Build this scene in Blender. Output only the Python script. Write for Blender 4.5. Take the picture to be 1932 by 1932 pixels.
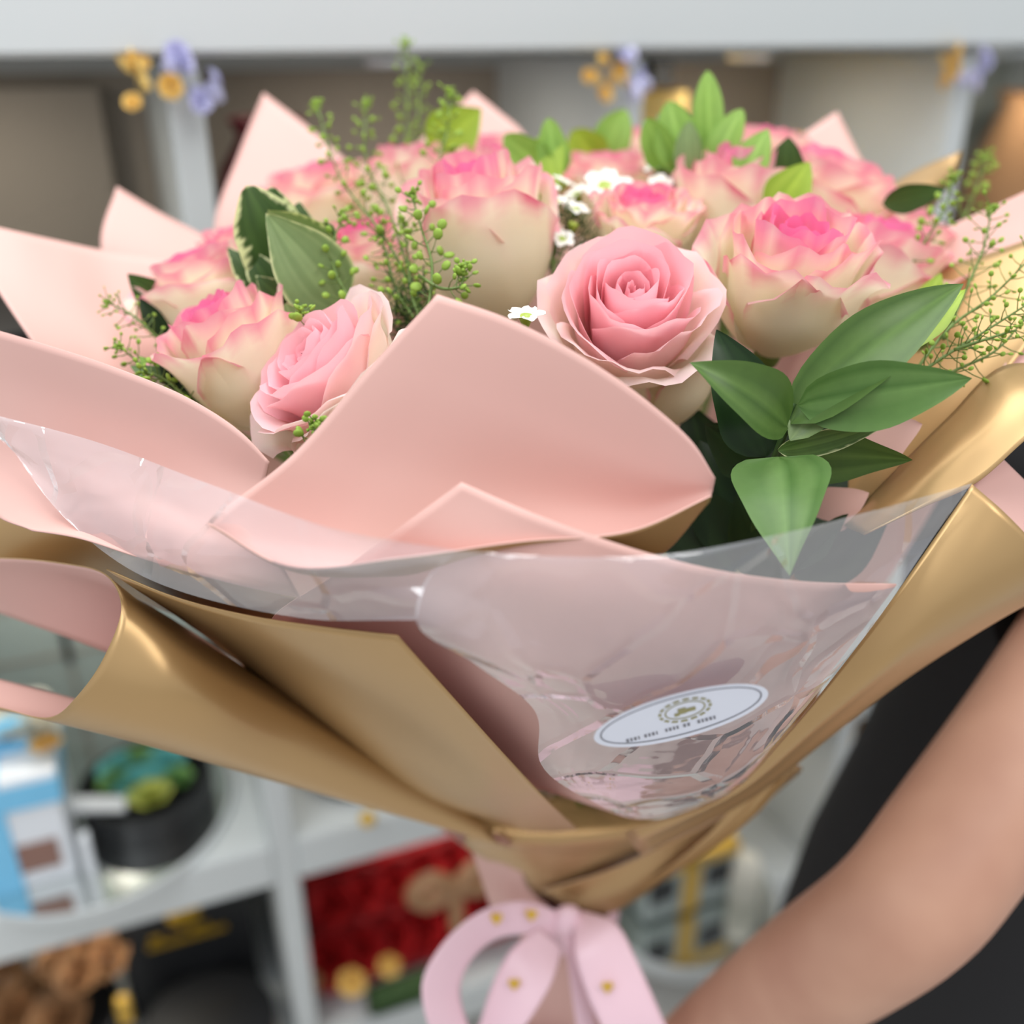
import bpy, math, random
import numpy as np
from mathutils import Vector, Matrix

# ------------------------------------------------------------------ clear
for o in list(bpy.data.objects):
    bpy.data.objects.remove(o)
SC = bpy.context.scene
COL = SC.collection

# ------------------------------------------------------------------ camera
FPX = 1900.0
PITCH = math.radians(26)
CAMZ = 1.60
cam_d = bpy.data.cameras.new('camera')
cam_d.sensor_width = 36.0
cam_d.lens = 36.0 * FPX / 1932.0
cam_d.clip_start = 0.02
cam_d.dof.use_dof = True
cam_d.dof.focus_distance = 0.50
cam_d.dof.aperture_fstop = 2.7
cam = bpy.data.objects.new('camera', cam_d)
COL.objects.link(cam)
cam.location = (0, 0, CAMZ)
cam.rotation_euler = (math.pi / 2 - PITCH, 0, 0)
SC.camera = cam

# ------------------------------------------------------------------ world and lights
w = bpy.data.worlds.new('shop_light')
SC.world = w
w.use_nodes = True
w.node_tree.nodes['Background'].inputs[0].default_value = (0.93, 0.96, 1.0, 1)
w.node_tree.nodes['Background'].inputs[1].default_value = 0.64

def area(name, loc, target, size, power, color=(1, 1, 1), sy=None):
    l = bpy.data.lights.new(name, 'AREA')
    l.energy = power
    l.color = color
    l.shape = 'RECTANGLE'
    l.size = size
    l.size_y = sy or size
    o = bpy.data.objects.new(name, l)
    COL.objects.link(o)
    o.location = loc
    d = Vector(target) - Vector(loc)
    o.rotation_euler = d.to_track_quat('-Z', 'Y').to_euler()
    return o
area('ceiling_panel_light', (-0.15, 0.85, 3.0), (0, 0.7, 1.3), 1.4, 26, (1, 1, 0.99))
area('ceiling_panel_light', (0.9, -0.5, 3.0), (0.1, 0.6, 1.3), 0.9, 14, (1, 0.98, 0.94))
area('ceiling_panel_light', (-1.2, -0.3, 3.0), (-0.2, 0.8, 1.2), 0.9, 13, (0.92, 0.97, 1.0))

SC.view_settings.view_transform = 'Standard'
SC.view_settings.look = 'None'
SC.view_settings.exposure = 0.24
SC.view_settings.gamma = 1.0
SC.view_settings.use_curve_mapping = False

# ------------------------------------------------------------------ helpers
CP, SP = math.cos(PITCH), math.sin(PITCH)
RIGHT = np.array([1.0, 0, 0])
UP = np.array([0, SP, CP])
FWD = np.array([0, CP, -SP])
ORG = np.array([0, 0, CAMZ])

def P(x, y, d):
    """photo pixel + distance along the view axis (m) -> place in the shop"""
    return ORG + d * (FWD + RIGHT * (x - 966) / FPX + UP * (966 - y) / FPX)

def G(x, y, z):
    """photo pixel -> point on the horizontal plane at height z"""
    r = FWD + RIGHT * (x - 966) / FPX + UP * (966 - y) / FPX
    return ORG + r * ((z - CAMZ) / r[2])

def IM(a, b, c):
    """direction: a right, b up, c toward the viewer"""
    v = RIGHT * a + UP * b - FWD * c
    return v / np.linalg.norm(v)

def srgb(r, g, b):
    def f(c):
        c /= 255.0
        return c / 12.92 if c <= 0.04045 else ((c + 0.055) / 1.055) ** 2.4
    return (f(r), f(g), f(b), 1.0)

def mesh_obj(name, verts, faces, mat=None, parent=None, smooth=True, mats=None, fmat=None, link=True):
    me = bpy.data.meshes.new(name)
    me.from_pydata([tuple(map(float, v)) for v in verts], [], [tuple(f) for f in faces])
    for m in (mats or ([mat] if mat else [])):
        me.materials.append(m)
    if fmat is not None:
        me.polygons.foreach_set('material_index', fmat)
    if smooth:
        me.polygons.foreach_set('use_smooth', [True] * len(me.polygons))
    me.update()
    o = bpy.data.objects.new(name, me)
    if link:
        COL.objects.link(o)
    if parent:
        o.parent = parent
    return o

def empty(name, loc=(0, 0, 0)):
    o = bpy.data.objects.new(name, None)
    o.empty_display_size = 0.02
    COL.objects.link(o)
    o.location = tuple(loc)
    return o

def tag(o, label, cat, group=None, kind=None):
    o['label'] = label
    o['category'] = cat
    if group:
        o['group'] = group
    if kind:
        o['kind'] = kind
    return o

def child(o, parent):
    """parent o (built in world coordinates) to an empty that only has a location"""
    o.parent = parent
    o.location = o.location - parent.location
    return o

class MB:
    def __init__(s):
        s.v = []; s.f = []
    def add(s, v, f):
        n = len(s.v)
        s.v += [tuple(map(float, p)) for p in v]
        s.f += [tuple(i + n for i in q) for q in f]
    def box(s, c, size, axes=None, bevel=0.0):
        ax = axes if axes is not None else np.eye(3)
        c = np.array(c, float)
        h = np.array(size, float) / 2
        if bevel > 0:
            b = min(bevel, *(h * 0.49))
            vs = []
            ids = {}
            for sx in (-1, 1):
                for sy in (-1, 1):
                    for sz in (-1, 1):
                        for k in range(3):
                            q = h.copy(); q -= b; q[k] = h[k]
                            p = np.array([sx, sy, sz]) * q
                            ids[(sx, sy, sz, k)] = len(vs)
                            vs.append(c + ax.T @ p if axes is not None else c + p)
            fs = []
            import itertools
            for k in range(3):
                a, bb = [i for i in range(3) if i != k]
                for sg in (-1, 1):
                    loop = []
                    for (u, v_) in ((-1, -1), (1, -1), (1, 1), (-1, 1)):
                        t = [0, 0, 0]; t[k] = sg; t[a] = u; t[bb] = v_
                        loop.append(ids[(t[0], t[1], t[2], k)])
                    flip = (sg < 0) ^ (k == 1)
                    fs.append(loop[::-1] if flip else loop)
            for k in range(3):   # edges parallel to axis k
                a, bb = [i for i in range(3) if i != k]
                for u in (-1, 1):
                    for v_ in (-1, 1):
                        t0 = [0, 0, 0]; t1 = [0, 0, 0]
                        t0[k], t1[k] = -1, 1
                        t0[a] = t1[a] = u; t0[bb] = t1[bb] = v_
                        q = [ids[(*t0, a)], ids[(*t1, a)], ids[(*t1, bb)], ids[(*t0, bb)]]
                        fs.append(q)
            for sx in (-1, 1):
                for sy in (-1, 1):
                    for sz in (-1, 1):
                        fs.append([ids[(sx, sy, sz, k)] for k in range(3)])
            s.add(vs, fs)
            return s
        vs = []
        for sx in (-1, 1):
            for sy in (-1, 1):
                for sz in (-1, 1):
                    p = np.array([sx, sy, sz]) * h
                    vs.append(c + (ax.T @ p))
        s.add(vs, [(0, 1, 3, 2), (4, 6, 7, 5), (0, 4, 5, 1), (2, 3, 7, 6), (0, 2, 6, 4), (1, 5, 7, 3)])
        return s
    def tube(s, pts, rad, n=6, cap=True):
        pts = [np.array(p, float) for p in pts]
        if not hasattr(rad, '__len__'):
            rad = [rad] * len(pts)
        up = np.array([0.13, 0.21, 0.97])
        vs = []
        for i, p in enumerate(pts):
            t = pts[min(i + 1, len(pts) - 1)] - pts[max(i - 1, 0)]
            t = t / (np.linalg.norm(t) + 1e-9)
            a = np.cross(t, up)
            if np.linalg.norm(a) < 0.1:
                a = np.cross(t, [1, 0, 0])
            a /= np.linalg.norm(a)
            b = np.cross(t, a)
            for k in range(n):
                th = 2 * math.pi * k / n
                vs.append(p + rad[i] * (a * math.cos(th) + b * math.sin(th)))
        fs = []
        for i in range(len(pts) - 1):
            for k in range(n):
                fs.append((i * n + k, i * n + (k + 1) % n, (i + 1) * n + (k + 1) % n, (i + 1) * n + k))
        if cap:
            fs.append(tuple(range(n))[::-1])
            fs.append(tuple((len(pts) - 1) * n + k for k in range(n)))
        s.add(vs, fs)
        return s
    def ball(s, c, r, seg=8, ring=5, scale=(1, 1, 1), axes=None):
        vs = []; fs = []
        ax = axes if axes is not None else np.eye(3)
        for i in range(ring + 1):
            ph = math.pi * i / ring
            for k in range(seg):
                th = 2 * math.pi * k / seg
                p = np.array([math.sin(ph) * math.cos(th), math.sin(ph) * math.sin(th), math.cos(ph)]) * r * np.array(scale)
                vs.append(np.array(c) + ax.T @ p)
        for i in range(ring):
            for k in range(seg):
                fs.append((i * seg + k, (i + 1) * seg + k, (i + 1) * seg + (k + 1) % seg, i * seg + (k + 1) % seg))
        s.add(vs, fs)
        return s
    def lathe(s, prof, n=32, c=(0, 0, 0), sx=1.0, sy=1.0, rot=0.0):
        vs = []; fs = []
        for (r, z) in prof:
            for k in range(n):
                th = 2 * math.pi * k / n
                x, y = r * sx * math.cos(th), r * sy * math.sin(th)
                vs.append((c[0] + x * math.cos(rot) - y * math.sin(rot), c[1] + x * math.sin(rot) + y * math.cos(rot), c[2] + z))
        for i in range(len(prof) - 1):
            for k in range(n):
                fs.append((i * n + k, i * n + (k + 1) % n, (i + 1) * n + (k + 1) % n, (i + 1) * n + k))
        s.add(vs, fs)
        return s
    def obj(s, name, mat, parent=None, smooth=True):
        return mesh_obj(name, s.v, s.f, mat, parent, smooth)

# ------------------------------------------------------------------ materials
def new_mat(name):
    m = bpy.data.materials.new(name)
    m.use_nodes = True
    nt = m.node_tree
    return m, nt, nt.nodes['Principled BSDF'], nt.nodes['Material Output']

def plain(name, col, rough=0.5, metal=0.0, noise=0.06, scale=40, coat=0.0, bump=0.0, spec=0.5):
    m, nt, b, out = new_mat(name)
    tc = nt.nodes.new('ShaderNodeTexCoord')
    n = nt.nodes.new('ShaderNodeTexNoise'); n.inputs['Scale'].default_value = scale
    n.inputs['Detail'].default_value = 3
    nt.links.new(tc.outputs['Object'], n.inputs['Vector'])
    mx = nt.nodes.new('ShaderNodeMix'); mx.data_type = 'RGBA'
    c = np.array(col[:3])
    mx.inputs['A'].default_value = (*np.clip(c * (1 - noise * 2), 0, 1), 1)
    mx.inputs['B'].default_value = (*np.clip(c * (1 + noise * 2), 0, 1), 1)
    nt.links.new(n.outputs['Fac'], mx.inputs['Factor'])
    nt.links.new(mx.outputs['Result'], b.inputs['Base Color'])
    b.inputs['Roughness'].default_value = rough
    b.inputs['Metallic'].default_value = metal
    b.inputs['Coat Weight'].default_value = coat
    b.inputs['Specular IOR Level'].default_value = spec
    if bump:
        bp = nt.nodes.new('ShaderNodeBump'); bp.inputs['Strength'].default_value = bump
        bp.inputs['Distance'].default_value = 0.001
        nt.links.new(n.outputs['Fac'], bp.inputs['Height'])
        nt.links.new(bp.outputs['Normal'], b.inputs['Normal'])
    return m

def translucent_mat(name, attr=None, col=(1, 1, 1, 1), rough=0.55, trans=0.3, tint=(1, .9, .85), noise=0.05, bump=0.15, veins=False):
    m, nt, b, out = new_mat(name)
    if attr:
        a = nt.nodes.new('ShaderNodeVertexColor'); a.layer_name = attr
        src = a.outputs['Color']
    else:
        a = nt.nodes.new('ShaderNodeRGB'); a.outputs[0].default_value = col
        src = a.outputs[0]
    tc = nt.nodes.new('ShaderNodeTexCoord')
    n = nt.nodes.new('ShaderNodeTexNoise'); n.inputs['Scale'].default_value = 160
    n.inputs['Detail'].default_value = 4
    nt.links.new(tc.outputs['Object'], n.inputs['Vector'])
    hs = nt.nodes.new('ShaderNodeHueSaturation')
    mr = nt.nodes.new('ShaderNodeMapRange')
    mr.inputs['To Min'].default_value = 1 - noise; mr.inputs['To Max'].default_value = 1 + noise
    nt.links.new(n.outputs['Fac'], mr.inputs['Value'])
    nt.links.new(mr.outputs['Result'], hs.inputs['Value'])
    nt.links.new(src, hs.inputs['Color'])
    nt.links.new(hs.outputs['Color'], b.inputs['Base Color'])
    b.inputs['Roughness'].default_value = rough
    b.inputs['Specular IOR Level'].default_value = 0.3
    bp = nt.nodes.new('ShaderNodeBump'); bp.inputs['Strength'].default_value = bump; bp.inputs['Distance'].default_value = 0.0006
    nt.links.new(n.outputs['Fac'], bp.inputs['Height'])
    nt.links.new(bp.outputs['Normal'], b.inputs['Normal'])
    t = nt.nodes.new('ShaderNodeBsdfTranslucent')
    mt = nt.nodes.new('ShaderNodeMix'); mt.data_type = 'RGBA'; mt.blend_type = 'MULTIPLY'
    mt.inputs['Factor'].default_value = 1
    nt.links.new(hs.outputs['Color'], mt.inputs['A'])
    mt.inputs['B'].default_value = (*tint, 1)
    nt.links.new(mt.outputs['Result'], t.inputs['Color'])
    ms = nt.nodes.new('ShaderNodeMixShader'); ms.inputs[0].default_value = trans
    nt.links.new(b.outputs[0], ms.inputs[1]); nt.links.new(t.outputs[0], ms.inputs[2])
    nt.links.new(ms.outputs[0], out.inputs[0])
    return m

M = {}
M['petal'] = translucent_mat('rose_petal', 'pigment', trans=0.42, tint=(1, .95, .90), noise=0.04)
M['pink_paper'] = plain('pink_paper', srgb(213, 170, 161), 0.5, noise=0.012, scale=6, spec=0.35)
M['gold_paper'] = plain('gold_paper', srgb(182, 149, 103), 0.36, metal=0.55, noise=0.012, scale=6)
M['ruscus'] = translucent_mat('ruscus_leaf', 'pigment', rough=0.34, trans=0.16, tint=(.9, 1, .3), noise=0.12, bump=0.1)
M['leaf'] = translucent_mat('soft_leaf', 'pigment', rough=0.45, trans=0.25, tint=(.9, 1, .3), noise=0.1, bump=0.1)
M['stem'] = plain('green_stem', srgb(96, 120, 52), 0.55)
M['stem_dark'] = plain('dark_green_stem', srgb(52, 80, 34), 0.55)
M['pod'] = translucent_mat('seed_pod', col=srgb(158, 188, 80), trans=0.3, tint=(.9, 1, .4), noise=0.2)
M['wax_white'] = translucent_mat('wax_white', col=srgb(250, 249, 242), trans=0.25, tint=(1, 1, .95))
M['wax_green'] = plain('wax_green', srgb(150, 168, 60), 0.4)
M['white_paint'] = plain('white_lacquer', srgb(200, 205, 206), 0.35, noise=0.01, scale=4)
M['taupe'] = plain('taupe_panel', srgb(150, 140, 128), 0.7, noise=0.03, scale=5)
M['grey_panel'] = plain('grey_panel', srgb(172, 178, 172), 0.5, noise=0.02, scale=5)
M['black'] = plain('black_board', srgb(24, 25, 28), 0.42, noise=0.05)
M['black_cloth'] = plain('black_cloth', srgb(24, 24, 27), 0.85, noise=0.15, scale=300, bump=0.2)
M['grey_print'] = plain('grey_print', srgb(70, 66, 70), 0.8)
M['mirror'] = plain('mirror', (0.82, 0.84, 0.82, 1), 0.06, metal=1.0, noise=0.0)
M['blue_ribbon'] = plain('blue_ribbon', srgb(120, 195, 235), 0.35, noise=0.04)
M['white_card'] = plain('white_card', srgb(228, 232, 238), 0.5, noise=0.01)
M['brown_print'] = plain('brown_print', srgb(140, 104, 92), 0.6)
M['gold'] = plain('gold_foil', srgb(222, 178, 60), 0.3, metal=0.7, noise=0.05)
M['gold_satin'] = plain('gold_satin', srgb(214, 172, 72), 0.45, metal=0.25, noise=0.06)
M['red'] = plain('red_petal', srgb(168, 18, 24), 0.6, noise=0.2, scale=80)
M['red_card'] = plain('red_card', srgb(190, 40, 52), 0.5, noise=0.05)
M['maroon'] = plain('maroon', srgb(110, 24, 36), 0.4)
M['brown_petal'] = plain('brown_petal', srgb(176, 132, 92), 0.6, noise=0.12, scale=60)
M['tan'] = plain('tan_satin', srgb(160, 120, 84), 0.45)
M['turquoise'] = plain('turquoise_flower', srgb(110, 190, 190), 0.6, noise=0.15, scale=60)
M['green_flower'] = plain('green_flower', srgb(120, 165, 95), 0.6, noise=0.15, scale=60)
M['yellow_flower'] = plain('yellow_flower', srgb(200, 205, 110), 0.6, noise=0.1, scale=60)
M['lilac_flower'] = plain('lilac_flower', srgb(208, 208, 244), 0.6, noise=0.1, scale=60)
M['amber_flower'] = plain('amber_flower', srgb(250, 206, 120), 0.45, noise=0.1, scale=60)
M['cream_flower'] = plain('cream_flower', srgb(226, 222, 208), 0.6, noise=0.05, scale=60)
M['ribbon'] = plain('pink_satin', srgb(236, 200, 212), 0.35, noise=0.02, scale=30)
M['floor'] = plain('floor_tile', srgb(214, 211, 205), 0.4, noise=0.04, scale=4)
M['wall'] = plain('wall_paint', srgb(205, 205, 202), 0.7, noise=0.02, scale=3)
M['sticker'] = plain('sticker_paper', srgb(228, 232, 246), 0.4, noise=0.005)
M['ink'] = plain('grey_ink', srgb(130, 130, 140), 0.6)
M['gold_ink'] = plain('olive_gold_ink', srgb(150, 145, 100), 0.5)
M['hair'] = plain('dark_hair', srgb(40, 30, 26), 0.5)
M['glass_grey'] = plain('grey_acrylic', srgb(165, 176, 172), 0.2, noise=0.01)

def skin_mat():
    m, nt, b, out = new_mat('skin')
    tc = nt.nodes.new('ShaderNodeTexCoord')
    n = nt.nodes.new('ShaderNodeTexNoise'); n.inputs['Scale'].default_value = 14
    nt.links.new(tc.outputs['Object'], n.inputs['Vector'])
    r = nt.nodes.new('ShaderNodeValToRGB')
    r.color_ramp.elements[0].color = srgb(186, 138, 116); r.color_ramp.elements[0].position = .3
    r.color_ramp.elements[1].color = srgb(202, 156, 132); r.color_ramp.elements[1].position = .7
    nt.links.new(n.outputs['Fac'], r.inputs[0])
    nt.links.new(r.outputs[0], b.inputs['Base Color'])
    b.inputs['Roughness'].default_value = 0.55
    return m
M['skin'] = skin_mat()

def cello_mat():
    m, nt, b, out = new_mat('cellophane')
    nt.nodes.remove(b)
    tr = nt.nodes.new('ShaderNodeBsdfTransparent'); tr.inputs[0].default_value = (0.95, 0.95, 0.97, 1)
    gl = nt.nodes.new('ShaderNodeBsdfGlossy'); gl.inputs['Roughness'].default_value = 0.04
    gl.inputs['Color'].default_value = (1, 1, 1, 1)
    lw = nt.nodes.new('ShaderNodeFresnel'); lw.inputs['IOR'].default_value = 1.5
    mt = nt.nodes.new('ShaderNodeMath'); mt.operation = 'MULTIPLY_ADD'; mt.use_clamp = True
    mt.inputs[1].default_value = 1.6; mt.inputs[2].default_value = 0.06
    tc = nt.nodes.new('ShaderNodeTexCoord')
    n = nt.nodes.new('ShaderNodeTexNoise'); n.inputs['Scale'].default_value = 30; n.inputs['Detail'].default_value = 2
    bp = nt.nodes.new('ShaderNodeBump'); bp.inputs['Strength'].default_value = 0.5; bp.inputs['Distance'].default_value = 0.002
    nt.links.new(tc.outputs['Object'], n.inputs['Vector'])
    vo = nt.nodes.new('ShaderNodeTexVoronoi'); vo.feature = 'DISTANCE_TO_EDGE'; vo.inputs['Scale'].default_value = 17
    va = nt.nodes.new('ShaderNodeVectorMath'); va.operation = 'MULTIPLY_ADD'
    va.inputs[1].default_value = (.05, .05, .05)
    n3 = nt.nodes.new('ShaderNodeTexNoise'); n3.inputs['Scale'].default_value = 12
    nt.links.new(tc.outputs['Object'], n3.inputs['Vector'])
    nt.links.new(n3.outputs['Color'], va.inputs[0]); nt.links.new(tc.outputs['Object'], va.inputs[2])
    nt.links.new(va.outputs[0], vo.inputs['Vector'])
    mr = nt.nodes.new('ShaderNodeMapRange'); mr.inputs['From Max'].default_value = .07
    mr.inputs['To Min'].default_value = 1; mr.inputs['To Max'].default_value = 0
    nt.links.new(vo.outputs['Distance'], mr.inputs['Value'])
    ad = nt.nodes.new('ShaderNodeMath'); ad.operation = 'MULTIPLY_ADD'; ad.inputs[1].default_value = .9
    nt.links.new(mr.outputs[0], ad.inputs[0]); nt.links.new(n.outputs['Fac'], ad.inputs[2])
    nt.links.new(ad.outputs[0], bp.inputs['Height'])
    bp.inputs['Strength'].default_value = 0.8
    nt.links.new(bp.outputs['Normal'], gl.inputs['Normal'])
    nt.links.new(bp.outputs['Normal'], lw.inputs['Normal'])
    nt.links.new(lw.outputs[0], mt.inputs[0])
    ms = nt.nodes.new('ShaderNodeMixShader')
    nt.links.new(mt.outputs[0], ms.inputs[0])
    nt.links.new(tr.outputs[0], ms.inputs[1]); nt.links.new(gl.outputs[0], ms.inputs[2])
    df = nt.nodes.new('ShaderNodeBsdfDiffuse'); df.inputs[0].default_value = (.95, .95, 1, 1)  # white diffuse share imitates the bright room mirrored in the film
    m2 = nt.nodes.new('ShaderNodeMixShader'); m2.inputs[0].default_value = 0.15
    nt.links.new(ms.outputs[0], m2.inputs[1]); nt.links.new(df.outputs[0], m2.inputs[2])
    nt.links.new(m2.outputs[0], out.inputs[0])
    return m
M['cello'] = cello_mat()

# ------------------------------------------------------------------ room and shelf unit
mesh_o = MB().box((0, 0, -0.05), (9, 9, 0.1)).obj('floor', M['floor'], smooth=False)
mesh_o['kind'] = 'structure'
mesh_o['label'] = 'grey shop floor'
KS, Y0 = 0.40, 1.20
ANG = math.atan(KS)
EX = np.array([math.cos(ANG), math.sin(ANG), 0])
EY = np.array([-math.sin(ANG), math.cos(ANG), 0])
AX = np.array([EX, EY, [0, 0, 1.0]])
O0 = np.array([0, Y0, 0.0])

def S(s, dep, z):
    return O0 + EX * s + EY * dep + np.array([0, 0, z])

wb = MB().box(S(0.2, 0.52, 1.5), (5.2, 0.08, 3.0), AX).obj('wall_back', M['wall'], smooth=False)
wb['kind'] = 'structure'; wb['label'] = 'pale painted wall behind the shelves'

unit = empty('shelf_unit', S(0.2, 0, 0))
tag(unit, 'white open cube shelf unit with a thick top board filling the background', 'shelves')
PITCHS = 0.495
posts = [-0.347 + PITCHS * k for k in range(-2, 4)]
DEP = 0.40
def upart(mb, name, mat):
    o = mb.obj(name, mat, smooth=False)
    child(o, unit)
    return o
for s_ in posts:
    upart(MB().box(S(s_, DEP / 2, 0.78), (0.034, DEP, 1.56), AX, 0.003), 'post', M['white_paint'])
LEV = [0.075, 0.56, 1.075]
for i in range(len(posts) - 1):
    sm = (posts[i] + posts[i + 1]) / 2
    for z in LEV:
        h = 0.075 if z < 1 else 0.05
        zz = z if z > 0.1 else 0.14
        upart(MB().box(S(sm, DEP / 2 - 0.002, zz - h / 2), (PITCHS - 0.034, DEP, h), AX, 0.004), 'shelf_board', M['white_paint'])
    upart(MB().box(S(sm, DEP - 0.006, 0.78), (PITCHS - 0.034, 0.012, 1.52), AX), 'back_panel', M['taupe'] if i < 4 else M['grey_panel'])
upart(MB().box(S(0.2, DEP / 2 - 0.01, 1.70), (PITCHS * 5 + 0.06, DEP + 0.03, 0.26), AX, 0.005), 'top_board', M['white_paint'])

for i in range(len(posts) - 1):
    sm = (posts[i] + posts[i + 1]) / 2
    for z in (1.56, 1.018, .475):
        pl = S(sm, .14, z)
        e = empty('puck_light', pl)
        tag(e, 'small round white puck light under the %s, %s bay' % ('top board' if z > 1.1 else 'upper shelf' if z > 1 else 'middle shelf', ('far left', 'left', 'centre', 'right', 'far right')[i]), 'light', 'puck lights in the shelf bays')
        child(MB().lathe([(0, -.008), (.026, -.008), (.03, 0), (0, 0)], 20, pl).obj('lamp_body', M['white_card'], smooth=False), e)
        l = area('puck_light_lamp', tuple(pl - np.array([0, 0, .012])), tuple(pl - np.array([0, -.02, .5])), .05, .55 if z > 1.1 else .5 if z > 1 else .3, (1, .93, .8))
        child(l, e)
# ------------------------------------------------------------------ curved sheets
def spline(pts, n):
    """smooth curve through the points, chord-length tangents"""
    pts = np.array(pts, float)
    N = len(pts)
    h = np.array([max(np.linalg.norm(pts[i + 1] - pts[i]), 1e-6) ** .75 for i in range(N - 1)])
    sl = [(pts[i + 1] - pts[i]) / h[i] for i in range(N - 1)]
    m = [sl[0]] + [(sl[i - 1] * h[i] + sl[i] * h[i - 1]) / (h[i] + h[i - 1]) for i in range(1, N - 1)] + [sl[-1]]
    out = []
    for i in range(N - 1):
        for k in range(n):
            t = k / n
            out.append(pts[i] * (2 * t ** 3 - 3 * t * t + 1) + m[i] * h[i] * (t ** 3 - 2 * t * t + t)
                       + pts[i + 1] * (3 * t * t - 2 * t ** 3) + m[i + 1] * h[i] * (t ** 3 - t * t))
    out.append(pts[-1])
    return np.array(out)

TIE = P(1075, 1705, 0.86)
AXIS_TOP = np.array([0.03, 0.70, CAMZ - 0.1])

def grid_surface(rows, n=8, m=8):
    W = [[P(*c) if len(c) == 3 else np.array(c[:3]) for c in r] for r in rows]
    R1 = [spline(r, n) for r in W]
    Q = np.array(R1)
    cols = [spline(Q[:, j], m) for j in range(Q.shape[1])]
    return np.array(cols).transpose(1, 0, 2)       # rows, cols, 3

def grid_faces(a, b):
    return [(i * b + j, (i + 1) * b + j, (i + 1) * b + j + 1, i * b + j + 1) for i in range(a - 1) for j in range(b - 1)]

def tie_row(row, k, rad=0.034):
    out = []
    for c in row:
        p = P(*c)
        d = p[:2] - np.array(TIE[:2]); d = d / np.linalg.norm(d)
        e = np.array([TIE[0] + d[0] * rad, TIE[1] + d[1] * rad, TIE[2] + 0.01])
        q = p + (e - p) * k
        if k < 1:
            q[:2] += d * 0.05 * math.sin(k * math.pi)
        out.append((q[0], q[1], q[2], 0))
    return out

def sheet(name, label, rows, mats, tie=False, thick=0.0007, n=8, m=8, cat='wrapping paper', group=None):
    rows = [list(r) for r in rows]
    if tie:
        last = rows[-1]
        rows += [tie_row(last, 0.5), tie_row(last, 1.0)]
    Q = grid_surface(rows, n, m)
    a, b = Q.shape[:2]
    base = Q.reshape(-1, 3).mean(0)
    o = mesh_obj(name, Q.reshape(-1, 3) - base, grid_faces(a, b), mats=[M[x] for x in mats])
    o.location = base
    sd = o.modifiers.new('thickness', 'SOLIDIFY')
    sd.thickness = thick
    sd.offset = -1
    sd.material_offset = 1
    sd.material_offset_rim = 0
    tag(o, label, cat, group)
    return o
PG, GP = ('pink_paper', 'gold_paper'), ('gold_paper', 'pink_paper')

# back sheets
sheet('wrapping_paper', 'tall pointed pink paper sheet at the back left, behind the feathery greens',
      [[(497, 175, .88), (600, 255, .87), (720, 370, .86), (820, 470, .86)],
       [(450, 290, .86), (560, 380, .855), (680, 460, .85), (780, 540, .85)],
       [(403, 440, .84), (500, 500, .84), (620, 560, .84), (740, 620, .84)]], PG, tie=True)
sheet('wrapping_paper', 'small pink paper point standing left of the variegated leaves',
      [[(220, 352, .78), (300, 400, .785), (390, 447, .795), (470, 490, .80)],
       [(190, 465, .75), (290, 510, .76), (380, 550, .77), (450, 580, .78)]], PG, tie=True)
sheet('wrapping_paper', 'wide pink paper sheet at the far left edge beside the leftmost rose',
      [[(-90, 408, .66), (20, 434, .67), (110, 454, .69), (190, 471, .71), (330, 493, .73), (420, 520, .74)],
       [(-8, 540, .64), (70, 556, .655), (150, 580, .67), (230, 605, .69), (330, 625, .71), (420, 645, .72)],
       [(62, 645, .62), (130, 675, .635), (200, 705, .65), (280, 735, .66), (350, 760, .67), (430, 780, .68)]], PG, tie=True)
sheet('wrapping_paper', 'pink paper corner peeking up behind the roses at the middle back',
      [[(790, 268, .93), (845, 218, .93), (893, 172, .93)],
       [(830, 310, .92), (890, 270, .92), (940, 210, .92)],
       [(870, 360, .91), (930, 320, .91), (990, 255, .91)]], PG, tie=True)
sheet('wrapping_paper', 'cream gold paper tip behind the upright green leaves',
      [[(1200, 262, .92), (1242, 222, .92), (1283, 190, .92)],
       [(1235, 300, .91), (1275, 265, .91), (1306, 240, .91)],
       [(1260, 340, .9), (1300, 320, .9), (1335, 295, .9)]], GP, tie=True)
sheet('wrapping_paper', 'pink paper point at the back right above the large rose',
      [[(1395, 338, .86), (1490, 270, .86), (1580, 210, .86)],
       [(1430, 430, .85), (1540, 360, .85), (1613, 277, .85)],
       [(1470, 520, .84), (1580, 450, .84), (1650, 352, .84)]], PG, tie=True)
sheet('wrapping_paper', 'curled gold paper tip at the upper right behind a dark leaf',
      [[(1630, 385, .79), (1720, 325, .78), (1815, 284, .77)],
       [(1650, 410, .77), (1735, 372, .75), (1803, 328, .765)],
       [(1680, 450, .77), (1740, 430, .765), (1765, 392, .77)]], GP, tie=True)
sheet('wrapping_paper', 'pink paper band at the right edge above the gold fold',
      [[(1700, 482, .72), (1780, 432, .70), (1860, 396, .68), (1990, 335, .65)],
       [(1720, 510, .71), (1790, 470, .69), (1870, 437, .67), (2000, 390, .64)],
       [(1740, 545, .70), (1800, 510, .68), (1870, 490, .66), (2000, 440, .63)]], PG, tie=True)
sheet('wrapping_paper', 'gold paper sheet lining the right side behind the glossy leaves',
      [[(1690, 545, .66), (1780, 503, .645), (1870, 476, .625), (2010, 425, .60)],
       [(1680, 640, .64), (1760, 620, .62), (1850, 600, .60), (1990, 570, .58)],
       [(1640, 780, .62), (1720, 770, .60), (1800, 750, .58), (1905, 690, .565)],
       [(1540, 920, .61), (1610, 910, .595), (1670, 895, .58), (1740, 870, .56)],
       [(1480, 1020, .60), (1540, 1015, .59), (1600, 1000, .58), (1650, 985, .565)]], GP, tie=True)
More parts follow.
